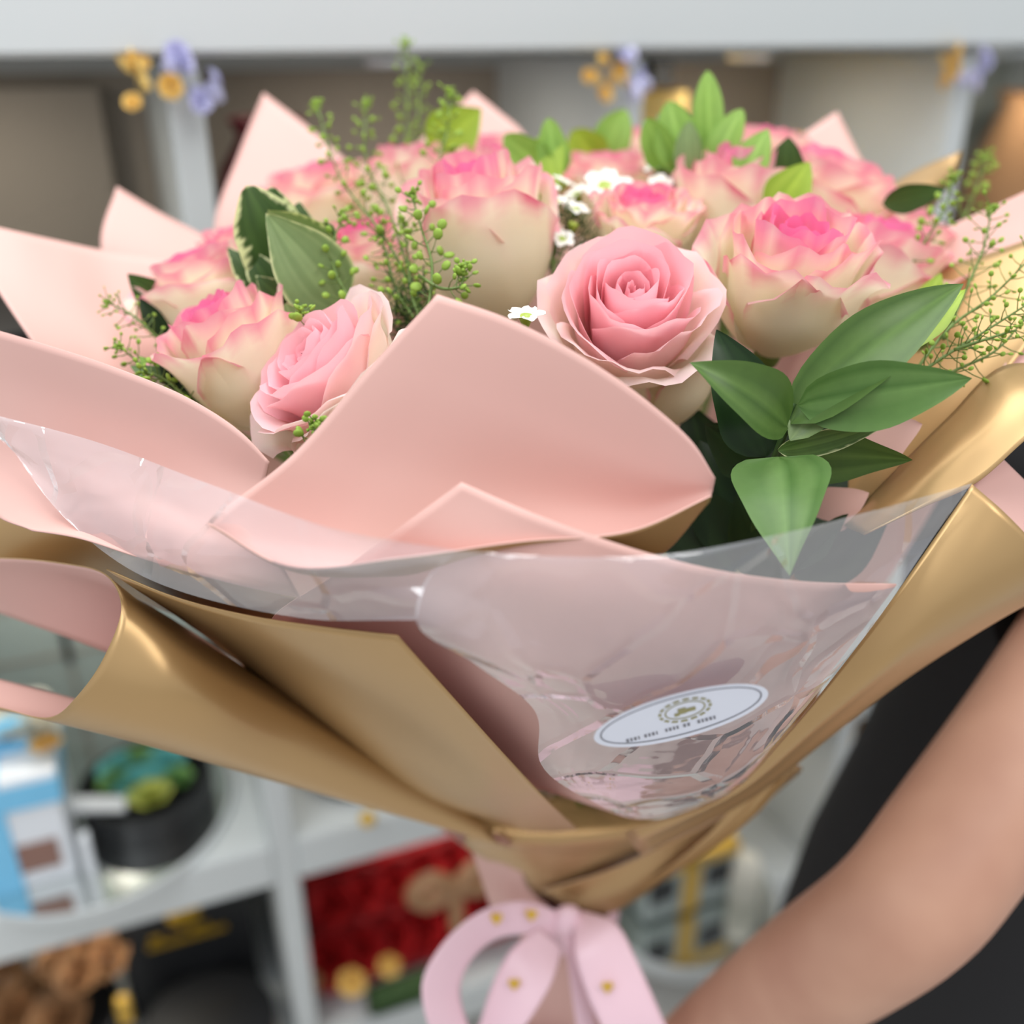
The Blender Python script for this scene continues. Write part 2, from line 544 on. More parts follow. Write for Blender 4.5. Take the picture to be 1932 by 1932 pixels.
sheet('wrapping_paper', 'small pink paper turn-back at the right edge beside the gold fold',
      [[(1935, 632, .585), (1975, 590, .585), (2030, 540, .58)],
       [(1910, 665, .575), (1960, 655, .575), (2030, 650, .575)],
       [(1888, 698, .565), (1950, 705, .565), (2030, 710, .565)]], PG)
sheet('wrapping_paper', 'gold folded paper strip running down right behind the clear film',
      [[(1590, 990, .55), (1690, 885, .545), (1790, 785, .54), (1893, 690, .535), (2010, 690, .53)],
       [(1610, 1000, .53), (1720, 915, .52), (1820, 835, .515), (1930, 752, .51), (2010, 730, .51)],
       [(1630, 1008, .52), (1740, 957, .51), (1838, 913, .505), (1934, 830, .5), (2010, 770, .5)]], GP)
sheet('wrapping_paper', 'pink paper triangle jutting out at the right edge below the gold fold',
      [[(1887, 860, .53), (1940, 912, .53), (2020, 990, .53)],
       [(1860, 888, .522), (1920, 945, .522), (2010, 1030, .522)],
       [(1828, 922, .51), (1890, 985, .51), (1990, 1080, .51)]], PG)

sheet('wrapping_paper', 'inner pink paper liner hidden behind the packed roses',
      [[(560, 470, .88), (800, 430, .90), (1050, 420, .92), (1300, 420, .90), (1560, 480, .86), (1720, 560, .78)],
       [(600, 620, .88), (820, 600, .90), (1050, 590, .91), (1300, 600, .89), (1520, 640, .85), (1680, 700, .77)]], PG, tie=True)
# front sheets
sheet('wrapping_paper', 'dusty pink curled paper flap at the front left below the leftmost rose',
      [[(-80, 603, .545), (60, 643, .525), (220, 695, .505), (370, 760, .487), (460, 822, .477), (507, 872, .475)],
       [(-80, 730, .56), (60, 760, .54), (200, 800, .52), (340, 850, .50), (430, 893, .488), (496, 912, .480)],
       [(-60, 850, .565), (60, 866, .545), (180, 885, .525), (300, 935, .505), (390, 962, .490), (467, 946, .482)],
       [(-20, 960, .54), (90, 955, .525), (200, 985, .505), (320, 1010, .485), (430, 1030, .472), (500, 1010, .468)],
       [(60, 1000, .51), (150, 1015, .495), (260, 1050, .48), (380, 1085, .467), (480, 1110, .46), (567, 1128, .455)]], PG)
sheet('wrapping_paper', 'large dusty pink paper scoop curling over at the front middle',
      [[(825, 555, .448), (960, 602, .445), (1110, 680, .442), (1230, 765, .440), (1310, 840, .440), (1348, 903, .442)],
       [(700, 690, .455), (850, 735, .458), (1010, 795, .458), (1150, 855, .455), (1265, 900, .450), (1347, 914, .444)],
       [(545, 865, .458), (720, 895, .468), (890, 930, .472), (1060, 960, .470), (1220, 965, .462), (1344, 926, .446)],
       [(395, 983, .45), (560, 1070, .458), (780, 1080, .463), (1000, 1070, .460), (1235, 1050, .455), (1337, 945, .446)],
       [(405, 992, .436), (540, 1066, .428), (760, 1050, .424), (980, 1020, .424), (1190, 1000, .428), (1341, 934, .440)]], PG, n=10, m=10)
sheet('wrapping_paper', 'gold paper sheet with rounded top behind the left film edge',
      [[(-60, 965, .62), (45, 918, .60), (120, 945, .58), (250, 1045, .53), (400, 1085, .51), (570, 1130, .5)],
       [(-60, 1010, .62), (50, 1000, .6), (150, 1020, .58), (270, 1080, .545), (400, 1130, .53), (540, 1165, .51)],
       [(-60, 1100, .63), (60, 1110, .62), (170, 1110, .61), (300, 1150, .59), (420, 1190, .57), (560, 1210, .55)]], GP)
sheet('wrapping_paper', 'front pink paper sheet with a raised corner under the clear film',
      [[(870, 910, .43), (1010, 970, .425), (1160, 1025, .425), (1330, 1072, .43), (1510, 1098, .445), (1692, 1103, .465)],
       [(760, 990, .44), (900, 1080, .435), (1080, 1130, .435), (1260, 1180, .445), (1430, 1220, .46), (1600, 1225, .485)],
       [(640, 1080, .465), (800, 1200, .485), (1000, 1250, .465), (1180, 1300, .48), (1340, 1330, .5), (1500, 1350, .53)],
       [(510, 1172, .50), (740, 1310, .54), (940, 1370, .545), (1110, 1420, .535), (1260, 1440, .55), (1410, 1465, .575)],
       [(600, 1300, .60), (860, 1450, .62), (1020, 1490, .62), (1130, 1525, .63), (1200, 1545, .64), (1290, 1530, .66)]], PG)
sheet('wrapping_paper', 'gold paper sheet with a pointed corner at the front left of centre',
      [[(200, 1075, .50), (330, 1128, .485), (470, 1163, .47), (610, 1184, .455), (750, 1200, .445)],
       [(400, 1210, .575), (540, 1250, .53), (660, 1285, .50), (760, 1300, .485), (850, 1312, .475)],
       [(600, 1370, .63), (700, 1390, .585), (790, 1405, .56), (880, 1418, .535), (952, 1425, .525)],
       [(780, 1500, .68), (850, 1505, .64), (910, 1505, .61), (970, 1503, .585), (1022, 1500, .57)],
       [(1000, 1570, .73), (1020, 1570, .72), (1045, 1570, .70), (1065, 1568, .68), (1090, 1565, .66)]], GP)
# rolled gold cone at the left with its pink inside
c0 = [(-70, 1130, .63), (-70, 1062, .58), (110, 1061, .545), (208, 1090, .522), (229, 1150, .505), (196, 1240, .50), (140, 1320, .51), (95, 1355, .53), (0, 1337, .56), (-70, 1322, .585), (-70, 1265, .61)]
c1 = [(265, 1255, .60), (235, 1130, .57), (255, 1128, .55), (300, 1165, .53), (330, 1222, .512), (318, 1292, .505), (290, 1360, .515), (265, 1397, .535), (220, 1390, .565), (200, 1372, .59), (195, 1335, .61)]
ce = [(960, 1572, .75), (945, 1566, .74), (940, 1563, .73), (935, 1562, .72), (930, 1570, .715), (930, 1580, .715), (940, 1590, .72), (955, 1597, .725), (965, 1597, .735), (965, 1592, .745), (960, 1584, .75)]
rows = []
for a_, b_, c_ in zip(c0, c1, ce):
    b_, c_ = np.array(b_), np.array(c_)
    rows.append([a_, tuple(b_), tuple(b_ + (c_ - b_) * .38), tuple(b_ + (c_ - b_) * .72), tuple(c_)])
sheet('wrapping_paper', 'rolled paper cone at the lower left, gold outside and pink inside', rows, GP)
sheet('wrapping_paper', 'long gold paper sheet at the lower right with a smooth rolled edge',
      [[(1834, 914, .48), (1760, 1020, .482), (1680, 1135, .487), (1590, 1255, .505), (1480, 1390, .55), (1370, 1500, .61), (1180, 1570, .69)],
       [(1885, 958, .474), (1830, 1060, .475), (1760, 1150, .48), (1660, 1260, .497), (1530, 1380, .54), (1400, 1490, .6), (1190, 1585, .69)],
       [(1960, 1032, .476), (1900, 1095, .481), (1820, 1160, .487), (1700, 1255, .507), (1550, 1375, .55), (1420, 1480, .61), (1200, 1600, .70)],
       [(2030, 1085, .50), (1935, 1130, .51), (1835, 1188, .515), (1705, 1272, .53), (1555, 1390, .57), (1425, 1493, .63), (1210, 1610, .71)],
       [(2030, 1095, .55), (1935, 1140, .56), (1835, 1198, .565), (1705, 1282, .575), (1555, 1398, .61), (1425, 1500, .66), (1210, 1612, .73)]], PG)
sheet('wrapping_paper', 'narrow pink outer paper strip running into the bow from the right',
      [[(1500, 1440, .68), (1400, 1515, .70), (1280, 1580, .74), (1150, 1640, .78), (1020, 1680, .81)],
       [(1512, 1448, .69), (1420, 1522, .71), (1310, 1592, .75), (1190, 1670, .79), (1080, 1712, .82)],
       [(1505, 1460, .71), (1412, 1537, .73), (1312, 1607, .77), (1215, 1687, .81), (1140, 1730, .84)]], PG)
sheet('wrapping_paper', 'gathered gold paper neck just above the bow',
      [[(900, 1480, .80), (1000, 1500, .80), (1120, 1500, .80), (1250, 1480, .79), (1400, 1420, .75)],
       [(880, 1572, .75), (1000, 1582, .745), (1120, 1577, .745), (1250, 1555, .73), (1390, 1497, .70)],
       [(880, 1600, .78), (1000, 1612, .765), (1120, 1612, .77), (1240, 1587, .76), (1345, 1545, .74)],
       [(945, 1640, .81), (1005, 1652, .795), (1080, 1655, .80), (1150, 1640, .80), (1250, 1592, .785)],
       [(985, 1692, .835), (1020, 1692, .83), (1050, 1692, .83), (1080, 1692, .835), (1115, 1690, .84)]], GP)
sheet('wrapping_paper', 'gathered pink paper neck left of the gold neck above the bow',
      [[(885, 1592, .80), (930, 1612, .79), (985, 1645, .795)],
       [(905, 1650, .82), (945, 1660, .81), (995, 1675, .81)],
       [(925, 1712, .845), (970, 1720, .83), (1040, 1715, .83)]], PG)
hn = MB()
prof = []
hb = TIE + np.array([0, 0.004, 0])
for i in range(10):
    t = i / 9
    prof.append((0.036 + 0.016 * t ** 1.3, -0.22 * t))
vs = []; fs = []
NN = 48
for (r, z) in prof:
    for k in range(NN):
        th = 2 * math.pi * k / NN
        rr = r * (1 + 0.07 * math.sin(th * 7 + z * 8) + 0.03 * math.sin(th * 13 + 1))
        vs.append((rr * math.cos(th), rr * math.sin(th), z))
for i in range(len(prof) - 1):
    for k in range(NN):
        fs.append((i * NN + k, (i + 1) * NN + k, (i + 1) * NN + (k + 1) % NN, i * NN + (k + 1) % NN))
fs.append(tuple((len(prof) - 1) * NN + k for k in range(NN))[::-1])
h = mesh_obj('bouquet_handle', vs, fs, M['pink_paper'])
h.location = hb
tag(h, 'gathered pink paper handle of the bouquet below the bow', 'bouquet handle')

# ------------------------------------------------------------------ ribbon bow
bow = empty('ribbon_bow', TIE)
tag(bow, 'pale pink satin bow with gold print tied round the neck of the bouquet', 'bow')
def strip(name, edge_a, edge_b, mat='ribbon', n=10):
    mid = [tuple((np.array(a) + np.array(b)) / 2 - np.array([0, 0, 0.0015])) for a, b in zip(edge_a, edge_b)]
    Q = grid_surface([edge_a, mid, edge_b], n, 5)
    a, b = Q.shape[:2]
    o = mesh_obj(name, Q.reshape(-1, 3), grid_faces(a, b), M[mat])
    child(o, bow)
    sd = o.modifiers.new('thickness', 'SOLIDIFY'); sd.thickness = 0.0006
    return o
l1 = strip('loop', [(1062, 1722, .80), (985, 1700, .79), (905, 1720, .775), (835, 1780, .76), (797, 1850, .75), (808, 1935, .75), (850, 2010, .765)],
      [(1055, 1768, .80), (995, 1762, .79), (935, 1772, .785), (893, 1806, .775), (868, 1860, .77), (878, 1920, .77), (905, 1975, .775)])
l2 = strip('loop', [(1015, 1750, .79), (962, 1795, .78), (928, 1860, .775), (905, 1930, .775), (870, 2010, .785)],
      [(1060, 1790, .785), (1042, 1850, .765), (1005, 1915, .755), (965, 1970, .755), (930, 2040, .77)])
l3 = strip('tail', [(1086, 1745, .79), (1085, 1800, .77), (1105, 1870, .76), (1140, 1950, .75), (1170, 2030, .75)],
      [(1100, 1718, .80), (1165, 1745, .775), (1205, 1820, .76), (1250, 1920, .75), (1300, 2030, .75)])
strip('tail', [(1058, 1750, .80), (1068, 1800, .79), (1078, 1870, .785), (1090, 1950, .785)],
      [(1085, 1745, .80), (1095, 1800, .795), (1110, 1870, .79), (1128, 1950, .79)])
kn = MB().ball(P(1072, 1740, .80), 0.013, 16, 10, (1.0, .8, 1.3)).obj('knot', M['ribbon'])
child(kn, bow)
band = MB()
band.lathe([(0.040, -0.016), (0.0425, -0.008), (0.0425, 0.008), (0.040, 0.016)], 40, TIE)
child(band.obj('ribbon_band', M['ribbon']), bow)
def heart(center, size, parent, mat='gold'):
    pts = []
    for k in range(20):
        t = 2 * math.pi * k / 20
        pts.append((0.8 * math.sin(t) ** 3, (13 * math.cos(t) - 5 * math.cos(2 * t) - 2 * math.cos(3 * t) - math.cos(4 * t)) / 16))
    d = center[2] - 0.0065
    vs = [P(center[0] + a * size, center[1] - b * size, d) for a, b in pts]
    vs += [P(center[0] + a * size, center[1] - b * size, d + 0.0006) for a, b in pts]
    n = len(pts)
    fs = [tuple(range(n))] + [(k, n + k, n + (k + 1) % n, (k + 1) % n) for k in range(n)]
    o = mesh_obj('gold_heart', vs, fs, M[mat], smooth=False)
    o.parent = parent
    o.location = Vector((0, 0, 0))
    o.parent = parent
    return o
for c_, par in (((937, 1733, .783), l1), ((970, 1856, .768), l2), ((1146, 1862, .757), l3), ((1003, 1726, .79), l1)):
    heart(c_, 14, par)

# ------------------------------------------------------------------ clear film
def crumple(Q, amp, seed):
    rng = np.random.RandomState(seed)
    a, b = Q.shape[:2]
    ii, jj = np.meshgrid(np.linspace(0, 1, a), np.linspace(0, 1, b), indexing='ij')
    h = np.zeros((a, b))
    for k in range(26):
        th = rng.uniform(0, math.pi); ph = rng.uniform(0, 6.28); fr = rng.uniform(3, 14)
        q = math.cos(th) * ii * fr + math.sin(th) * jj * fr * 1.4 + ph + 0.6 * np.sin(ii * 5 + k) + 0.6 * np.sin(jj * 6 + 2 * k)
        h += (1 - np.abs(((q / math.pi) % 2) - 1) * 2) / fr
    for k in range(9):
        c0_, sl_, wd_ = rng.uniform(.05, .95), rng.uniform(-.5, .5), rng.uniform(.012, .03)
        x_ = np.abs(jj - (c0_ + sl_ * (1 - ii) * .5 + .02 * np.sin(ii * 9 + k))) / wd_
        h += .12 * np.clip(1 - x_, 0, 1) * np.clip(ii * 1.6 - rng.uniform(0, .6), 0, 1)
    h *= np.sin(np.clip(ii, 0, 1) * math.pi) ** .3 * 0.7 + 0.3
    d = Q - ORG
    d /= np.linalg.norm(d, axis=2, keepdims=True)
    return Q - d * (h * amp)[..., None]
def film(name, label, rows, n, m, amp, seed):
    Q = crumple(grid_surface(rows, n, m), amp, seed)
    a, b = Q.shape[:2]
    base = Q.reshape(-1, 3).mean(0)
    o = mesh_obj(name, Q.reshape(-1, 3) - base, grid_faces(a, b), M['cello'])
    o.location = base
    tag(o, label, 'cellophane')
    return o
film('clear_film', 'clear crinkled cellophane over the front left papers',
     [[(-40, 775, .53), (170, 830, .50), (400, 915, .45), (640, 1000, .415), (862, 1038, .405)],
      [(-20, 815, .53), (150, 915, .5), (350, 1010, .457), (600, 1080, .425), (805, 1100, .412)],
      [(10, 830, .53), (120, 975, .505), (255, 1080, .487), (560, 1165, .452), (785, 1170, .415)]], 18, 24, .004, 3)
film('clear_film', 'clear crinkled cellophane with an oval sticker over the front pink paper',
     [[(860, 1038, .405), (1050, 1050, .402), (1250, 1047, .405), (1450, 1012, .415), (1640, 965, .44), (1834, 912, .465)],
      [(800, 1100, .412), (1000, 1150, .41), (1200, 1150, .415), (1400, 1130, .425), (1580, 1090, .447), (1765, 1008, .468)],
      [(785, 1168, 0.413), (980, 1240, 0.418), (1170, 1260, 0.428), (1350, 1250, 0.438), (1500, 1210, 0.453), (1688, 1122, 0.463)],
      [(895, 1252, 0.436), (1045, 1305, 0.443), (1200, 1325, 0.450), (1355, 1315, 0.461), (1485, 1280, 0.472), (1640, 1190, 0.475)],
      [(1008, 1340, 0.468), (1110, 1370, 0.473), (1230, 1390, 0.478), (1360, 1380, 0.488), (1470, 1350, 0.493), (1590, 1250, 0.488)],
      [(1020, 1440, 0.510), (1100, 1460, 0.525), (1190, 1480, 0.540), (1290, 1490, 0.550), (1370, 1480, 0.555), (1470, 1395, 0.535)],
      [(1160, 1535, 0.605), (1180, 1540, 0.610), (1210, 1545, 0.610), (1250, 1545, 0.620), (1300, 1530, 0.620), (1372, 1498, 0.605)]], 24, 24, .007, 8)

# sticker on the film
st = empty('oval_sticker', P(1285, 1350, .452))
tag(st, 'white oval sticker with a small crest and grey lettering on the film', 'sticker')
ROT = math.radians(-15)
def stp(a, b, off=0.0):
    x = 1285 + a * math.cos(ROT) - b * math.sin(ROT)
    y = 1350 + a * math.sin(ROT) + b * math.cos(ROT)
    return P(x, y, .450 + .00034 * (y - 1350) + .0001 * (x - 1285) - off)
def ell(a, b, off, n=48, cx=0, cy=0):
    return [stp(cx + a * math.cos(2 * math.pi * k / n), cy + b * math.sin(2 * math.pi * k / n), off) for k in range(n)]
def stick_part(vs, fs, name, mat):
    child(mesh_obj(name, vs, fs, M[mat], smooth=False), st)
stick_part(ell(170, 42, 0), [tuple(range(48))[::-1]], 'sticker_face', 'sticker')
def ring(a, b, wd, off, name, mat, cx=0, cy=0, dash=False):
    vs = ell(a, b, off, 48, cx, cy) + ell(a - wd, b - wd * .6, off, 48, cx, cy)
    fs = [(k, (k + 1) % 48, 48 + (k + 1) % 48, 48 + k)[::-1] for k in range(48) if not dash or k % 3 != 2]
    stick_part(vs, fs, name, mat)
ring(158, 36, 3, .0005, 'border_line', 'ink')
ring(52, 21, 6, .0005, 'crest_wreath', 'gold_ink', 10, -8, True)
ring(40, 15, 3, .0005, 'crest_ring', 'gold_ink', 10, -8)
def bar(name, x0, x1, y0, y1, mat):
    stick_part([stp(x0, y0, .0006), stp(x1, y0, .0006), stp(x1, y1, .0006), stp(x0, y1, .0006)], [(3, 2, 1, 0)], name, mat)
for (x0, x1, y0, y1) in ((-12, -2, -6, 0), (-4, 12, -13, -2), (12, 30, -10, -3)):
    bar('crest_motif', x0, x1, y0, y1, 'gold_ink')
xx = -112
for wd in (7, 6, 7, 5, 0, 7, 6, 7, 5, 0, 0, 6, 7, 6, 6, 0, 7, 7, 0, 0, 7, 6, 7, 7, 6):
    if wd:
        bar('letter', xx, xx + wd - 2, 17, 23, 'ink')
        xx += wd + 1
    else:
        xx += 6

# ------------------------------------------------------------------ roses
def smooth(x, a=0.0, b=1.0):
    t = np.clip((x - a) / (b - a), 0, 1)
    return t * t * (3 - 2 * t)

CREAM, CREAM2 = np.array(srgb(255, 252, 236)[:3]), np.array(srgb(252, 245, 214)[:3])
RIM, HOT = np.array(srgb(240, 140, 172)[:3]), np.array(srgb(248, 140, 190)[:3])
SOFT, SOFT2 = np.array(srgb(255, 216, 220)[:3]), np.array(srgb(255, 200, 211)[:3])
CRIM = np.array(srgb(205, 40, 95)[:3])

def rose_petals(kind, seed):
    """petal meshes of one rose, unit radius, axis +z, base at the origin"""
    rng = np.random.RandomState(seed)
    prm = dict(
        open=dict(N=25, wide=1.0, flare=.30, top=1.15, drop=.42, curl=.45, ruf=.05, pw=.85),
        cup=dict(N=23, wide=.98, flare=.16, top=1.60, drop=.38, curl=.62, ruf=.05, pw=.95),
        ruffled=dict(N=22, wide=1.0, flare=.20, top=1.55, drop=.30, curl=.5, ruf=.10, pw=.85),
        bud=dict(N=19, wide=.88, flare=.06, top=1.85, drop=.26, curl=.65, ruf=.04, pw=1.1))[kind]
    N = prm['N']
    out = []
    nu, nv = 15, 14
    for i in range(N):
        s = i / (N - 1)
        th0 = i * 2.39996 + rng.uniform(-.25, .25)
        rm = .07 + (prm['wide'] - .07) * s ** prm['pw'] * rng.uniform(.96, 1.04)
        zt = prm['top'] * (1 - .04 * (1 - s)) - prm['drop'] * s ** 2.2 + rng.uniform(-.04, .04)
        if s < .35:
            zt -= (.35 - s) * .35
        ph = math.radians(120 - 54 * s ** .7) * rng.uniform(.92, 1.08)
        flare = prm['flare'] * s ** 1.3 - .07 * (1 - s)
        curl = prm['curl'] * smooth(np.array(s), .45, 1.0) * rng.uniform(.7, 1.35)
        side = rng.uniform(.15, .75)
        skew = rng.uniform(-.25, .25)
        r1, r2, r3 = rng.uniform(0, 6.28, 3)
        f1, f2 = rng.uniform(3, 5), rng.uniform(7, 11)
        U, V = np.meshgrid(np.linspace(-1, 1, nu), np.linspace(0, 1, nv) ** .85, indexing='xy')
        au = np.abs(U)
        Ve = V * (1 - (.20 + .06 * s) * au ** 3.4)
        tip = .045 * s * np.exp(-((U - skew) / .16) ** 2) * V ** 6
        r0 = .10 + .06 * s
        r = r0 + (rm - r0) * np.sin(np.clip(Ve / .62, 0, 1) * math.pi / 2) ** .9
        e = np.clip((Ve - .55) / .45, 0, 1)
        r = r + flare * e ** 1.6
        z = zt * (Ve ** 1.05) + tip
        k = np.clip((V - .72) / .28, 0, 1)
        amt = curl * (.35 + side * np.clip(au - .1, 0, 1) ** 1.3) * k ** 1.7
        r = r + .24 * amt + .03 * s * k
        z = z - .30 * amt * k
        ruf = prm['ruf'] * (.25 + .75 * s) * V ** 3
        r = r + ruf * (np.sin(U * f1 + r1) + .6 * np.sin(U * f2 + r2))
        z = z + ruf * .7 * np.sin(U * (f2 + 2) + r3)
        r = r * (1 + (.10 + .06 * (1 - s)) * U)
        TH = th0 + U * ph * (.62 + .38 * smooth(V, 0, .5)) * (1 - .15 * k * s)
        X, Y = r * np.cos(TH), r * np.sin(TH)
        verts = np.stack([X, Y, z], -1).reshape(-1, 3)
        # pigment
        edge = np.maximum(V, smooth(au, .55, 1.02) * (.35 + .65 * smooth(V, .15, .8)))
        nz = .05 * np.sin(U * 9 + r1) + .05 * np.sin(U * 17 + r2)
        if kind == 'open':
            base = SOFT2 * (1 - s) + SOFT * s
            base = base[None, None] * (1 - smooth(np.array(s), .62, .95)) + CREAM[None, None] * smooth(np.array(s), .62, .95)
            rimc = SOFT * .6 + np.array(srgb(250, 190, 214)[:3]) * .4
            mk = smooth(edge + nz, .70, 1.05)[..., None] * .6
            col = base * (1 - mk) + rimc * mk
            dk = (smooth(1 - V, .45, 1.0) * .5)[..., None]
            col = col * (1 - dk) + np.array(srgb(250, 205, 180)[:3]) * dk
        else:
            cr_ = CREAM * rng.uniform(.3, 1) ; cr_ = CREAM * .6 + CREAM2 * .4
            inner = smooth(np.array(1 - s), .42, .85)
            mk = smooth(edge + nz, .80 - .42 * inner, 1.04)
            mk = np.clip(mk * (.85 + .3 * inner), 0, 1)[..., None]
            pk = HOT * inner + RIM * (1 - inner)
            col = cr_ * (1 - mk) + pk * mk
            gr = (smooth(1 - V, .8, 1.0) * .25)[..., None]
            col = col * (1 - gr) + np.array(srgb(225, 220, 160)[:3]) * gr
            if rng.uniform() < .4 and s > .4:
                cx = rng.choice([-1, 1]) * rng.uniform(.5, .95)
                cm = (np.exp(-((U - cx) / .16) ** 2) * smooth(V, .86, 1.0) * .8)[..., None]
                col = col * (1 - cm) + CRIM * cm
        me = bpy.data.meshes.new('petal')
        me.from_pydata(verts.tolist(), [], [(a * nu + b, a * nu + b + 1, (a + 1) * nu + b + 1, (a + 1) * nu + b) for a in range(nv - 1) for b in range(nu - 1)])
        me.materials.append(M['petal'])
        me.polygons.foreach_set('use_smooth', [True] * len(me.polygons))
        ca = me.color_attributes.new('pigment', 'FLOAT_COLOR', 'POINT')
        c4 = np.ones((nu * nv, 4)); c4[:, :3] = np.clip(col.reshape(-1, 3), 0, 1)
        ca.data.foreach_set('color', c4.ravel())
        me.update()
        out.append(me)
    return out

ROSE_LIB = {}
def rose(kind, seed, px, py, d, rad_px, axis, spin, label, hs=1.0):
    key = (kind, seed)
    if key not in ROSE_LIB:
        ROSE_LIB[key] = rose_petals(kind, seed)
    R = rad_px * d / FPX
    ax = Vector(IM(*axis))
    top = dict(open=.75, cup=1.25, ruffled=.95, bud=1.4)[kind]
    base = Vector(P(px, py, d)) - ax * (R * top * hs)
    e = empty('rose', base)
    q = ax.to_track_quat('Z', 'Y')
    from mathutils import Quaternion
    e.rotation_mode = 'QUATERNION'
    e.rotation_quaternion = q @ Quaternion((0, 0, 1), math.radians(spin))
    e.scale = (R, R, R * hs)
    for me in ROSE_LIB[key]:
        o = bpy.data.objects.new('petal', me)
        COL.objects.link(o)
        o.parent = e
    # stem and green base, in the rose's own space
    bpy.context.view_layer.update()
    mw = e.matrix_world.inverted()
    end = Vector(TIE) + (base - Vector(TIE)) * .03
    p1 = base - ax * 0.05
    pts = spline([np.array(base), np.array(base) - np.array(ax) * .03, np.array(base.lerp(end, .45)) , np.array(end)], 5)
    loc = [np.array(mw @ Vector(p)) for p in pts]
    MB().tube(loc, .0026 / R, 6).obj('stem', M['stem'], e)
    mb = MB(); mb.ball((0, 0, -.02), .2, 10, 6, (1, 1, .9))
    mb.obj('calyx', M['stem'], e)
    tag(e, label, 'rose', 'roses in the bouquet')
    return e
rose('open', 1, 1192, 572, .530, 142, (0, .52, .86), 20, 'fully open soft pink rose facing the viewer in the centre right', 1.7)
rose('open', 2, 600, 690, .520, 150, (-.62, .52, .52), 80, 'open pale pink rose tilted left above the pink scoop', 1.2)
rose('cup', 3, 408, 612, .560, 135, (-.42, .80, .42), 10, 'pink-tipped cream rose leaning left beside the open pale pink rose', 1.35)
rose('cup', 4, 372, 505, .640, 128, (-.30, .88, .36), 120, 'leftmost pink and cream rose behind the leaning rose')
rose('cup', 3, 455, 452, .720, 108, (-.25, .9, .36), 200, 'small pink rose half hidden left of the variegated leaves')
rose('cup', 4, 590, 345, .800, 120, (-.2, .9, .36), 40, 'blurred pink rose at the back left before the tall pink paper')
rose('cup', 3, 690, 450, .680, 123, (-.1, .88, .46), 300, 'pink and cream rose behind the feathery green stems')
rose('bud', 5, 772, 318, .760, 112, (-.1, .95, .3), 60, 'pale white and pink rose left of the tall cream rose')
rose('bud', 6, 892, 372, .610, 158, (-.16, .84, .50), 150, 'tall cream rose with a pink heart and a rolled crimson-edged petal', 1.2)
rose('cup', 4, 958, 308, .740, 120, (.1, .9, .36), 10, 'pink rose directly behind the tall cream rose')
rose('cup', 3, 905, 282, .860, 103, (0, .95, .3), 90, 'faint pink rose at the back under the dark green leaf')
rose('cup', 4, 1150, 318, .780, 114, (0, .94, .3), 170, 'pink rose at the back behind the white waxflowers')
rose('bud', 5, 1182, 272, .880, 71, (0, .95, .3), 250, 'small pink rose tip rising at the back centre')
rose('ruffled', 7, 1213, 410, .640, 95, (0, .82, .55), 0, 'small rose with a deep pink heart above the open pink rose')
rose('bud', 6, 1388, 340, .680, 135, (0, .88, .45), 30, 'upright cream rose with pink heart and one broad cream petal', 1.2)
rose('cup', 3, 1440, 268, .850, 97, (.05, .95, .3), 330, 'faint pale rose at the back behind the pointed green leaves')
rose('cup', 4, 1560, 330, .740, 154, (.25, .9, .36), 100, 'large bright pink edged rose at the back right')
rose('ruffled', 8, 1488, 508, .560, 142, (.05, .72, .62), 45, 'big ruffled cream and pink rose above the glossy green leaves', 1.35)
rose('cup', 3, 1668, 462, .650, 139, (.25, .86, .42), 210, 'cream and pink rose at the right, beside the gold paper', 1.25)
rose('bud', 5, 1712, 430, .715, 97, (.35, .9, .3), 20, 'whitish pink rose at the far right behind the gold curl')
rose('bud', 5, 1268, 668, .575, 100, (.12, .85, .45), 70, 'cream rose bloom standing in for lower outer petals of the open pink rose', 1.1)  # separate bloom in place of the open rose's hanging outer petals

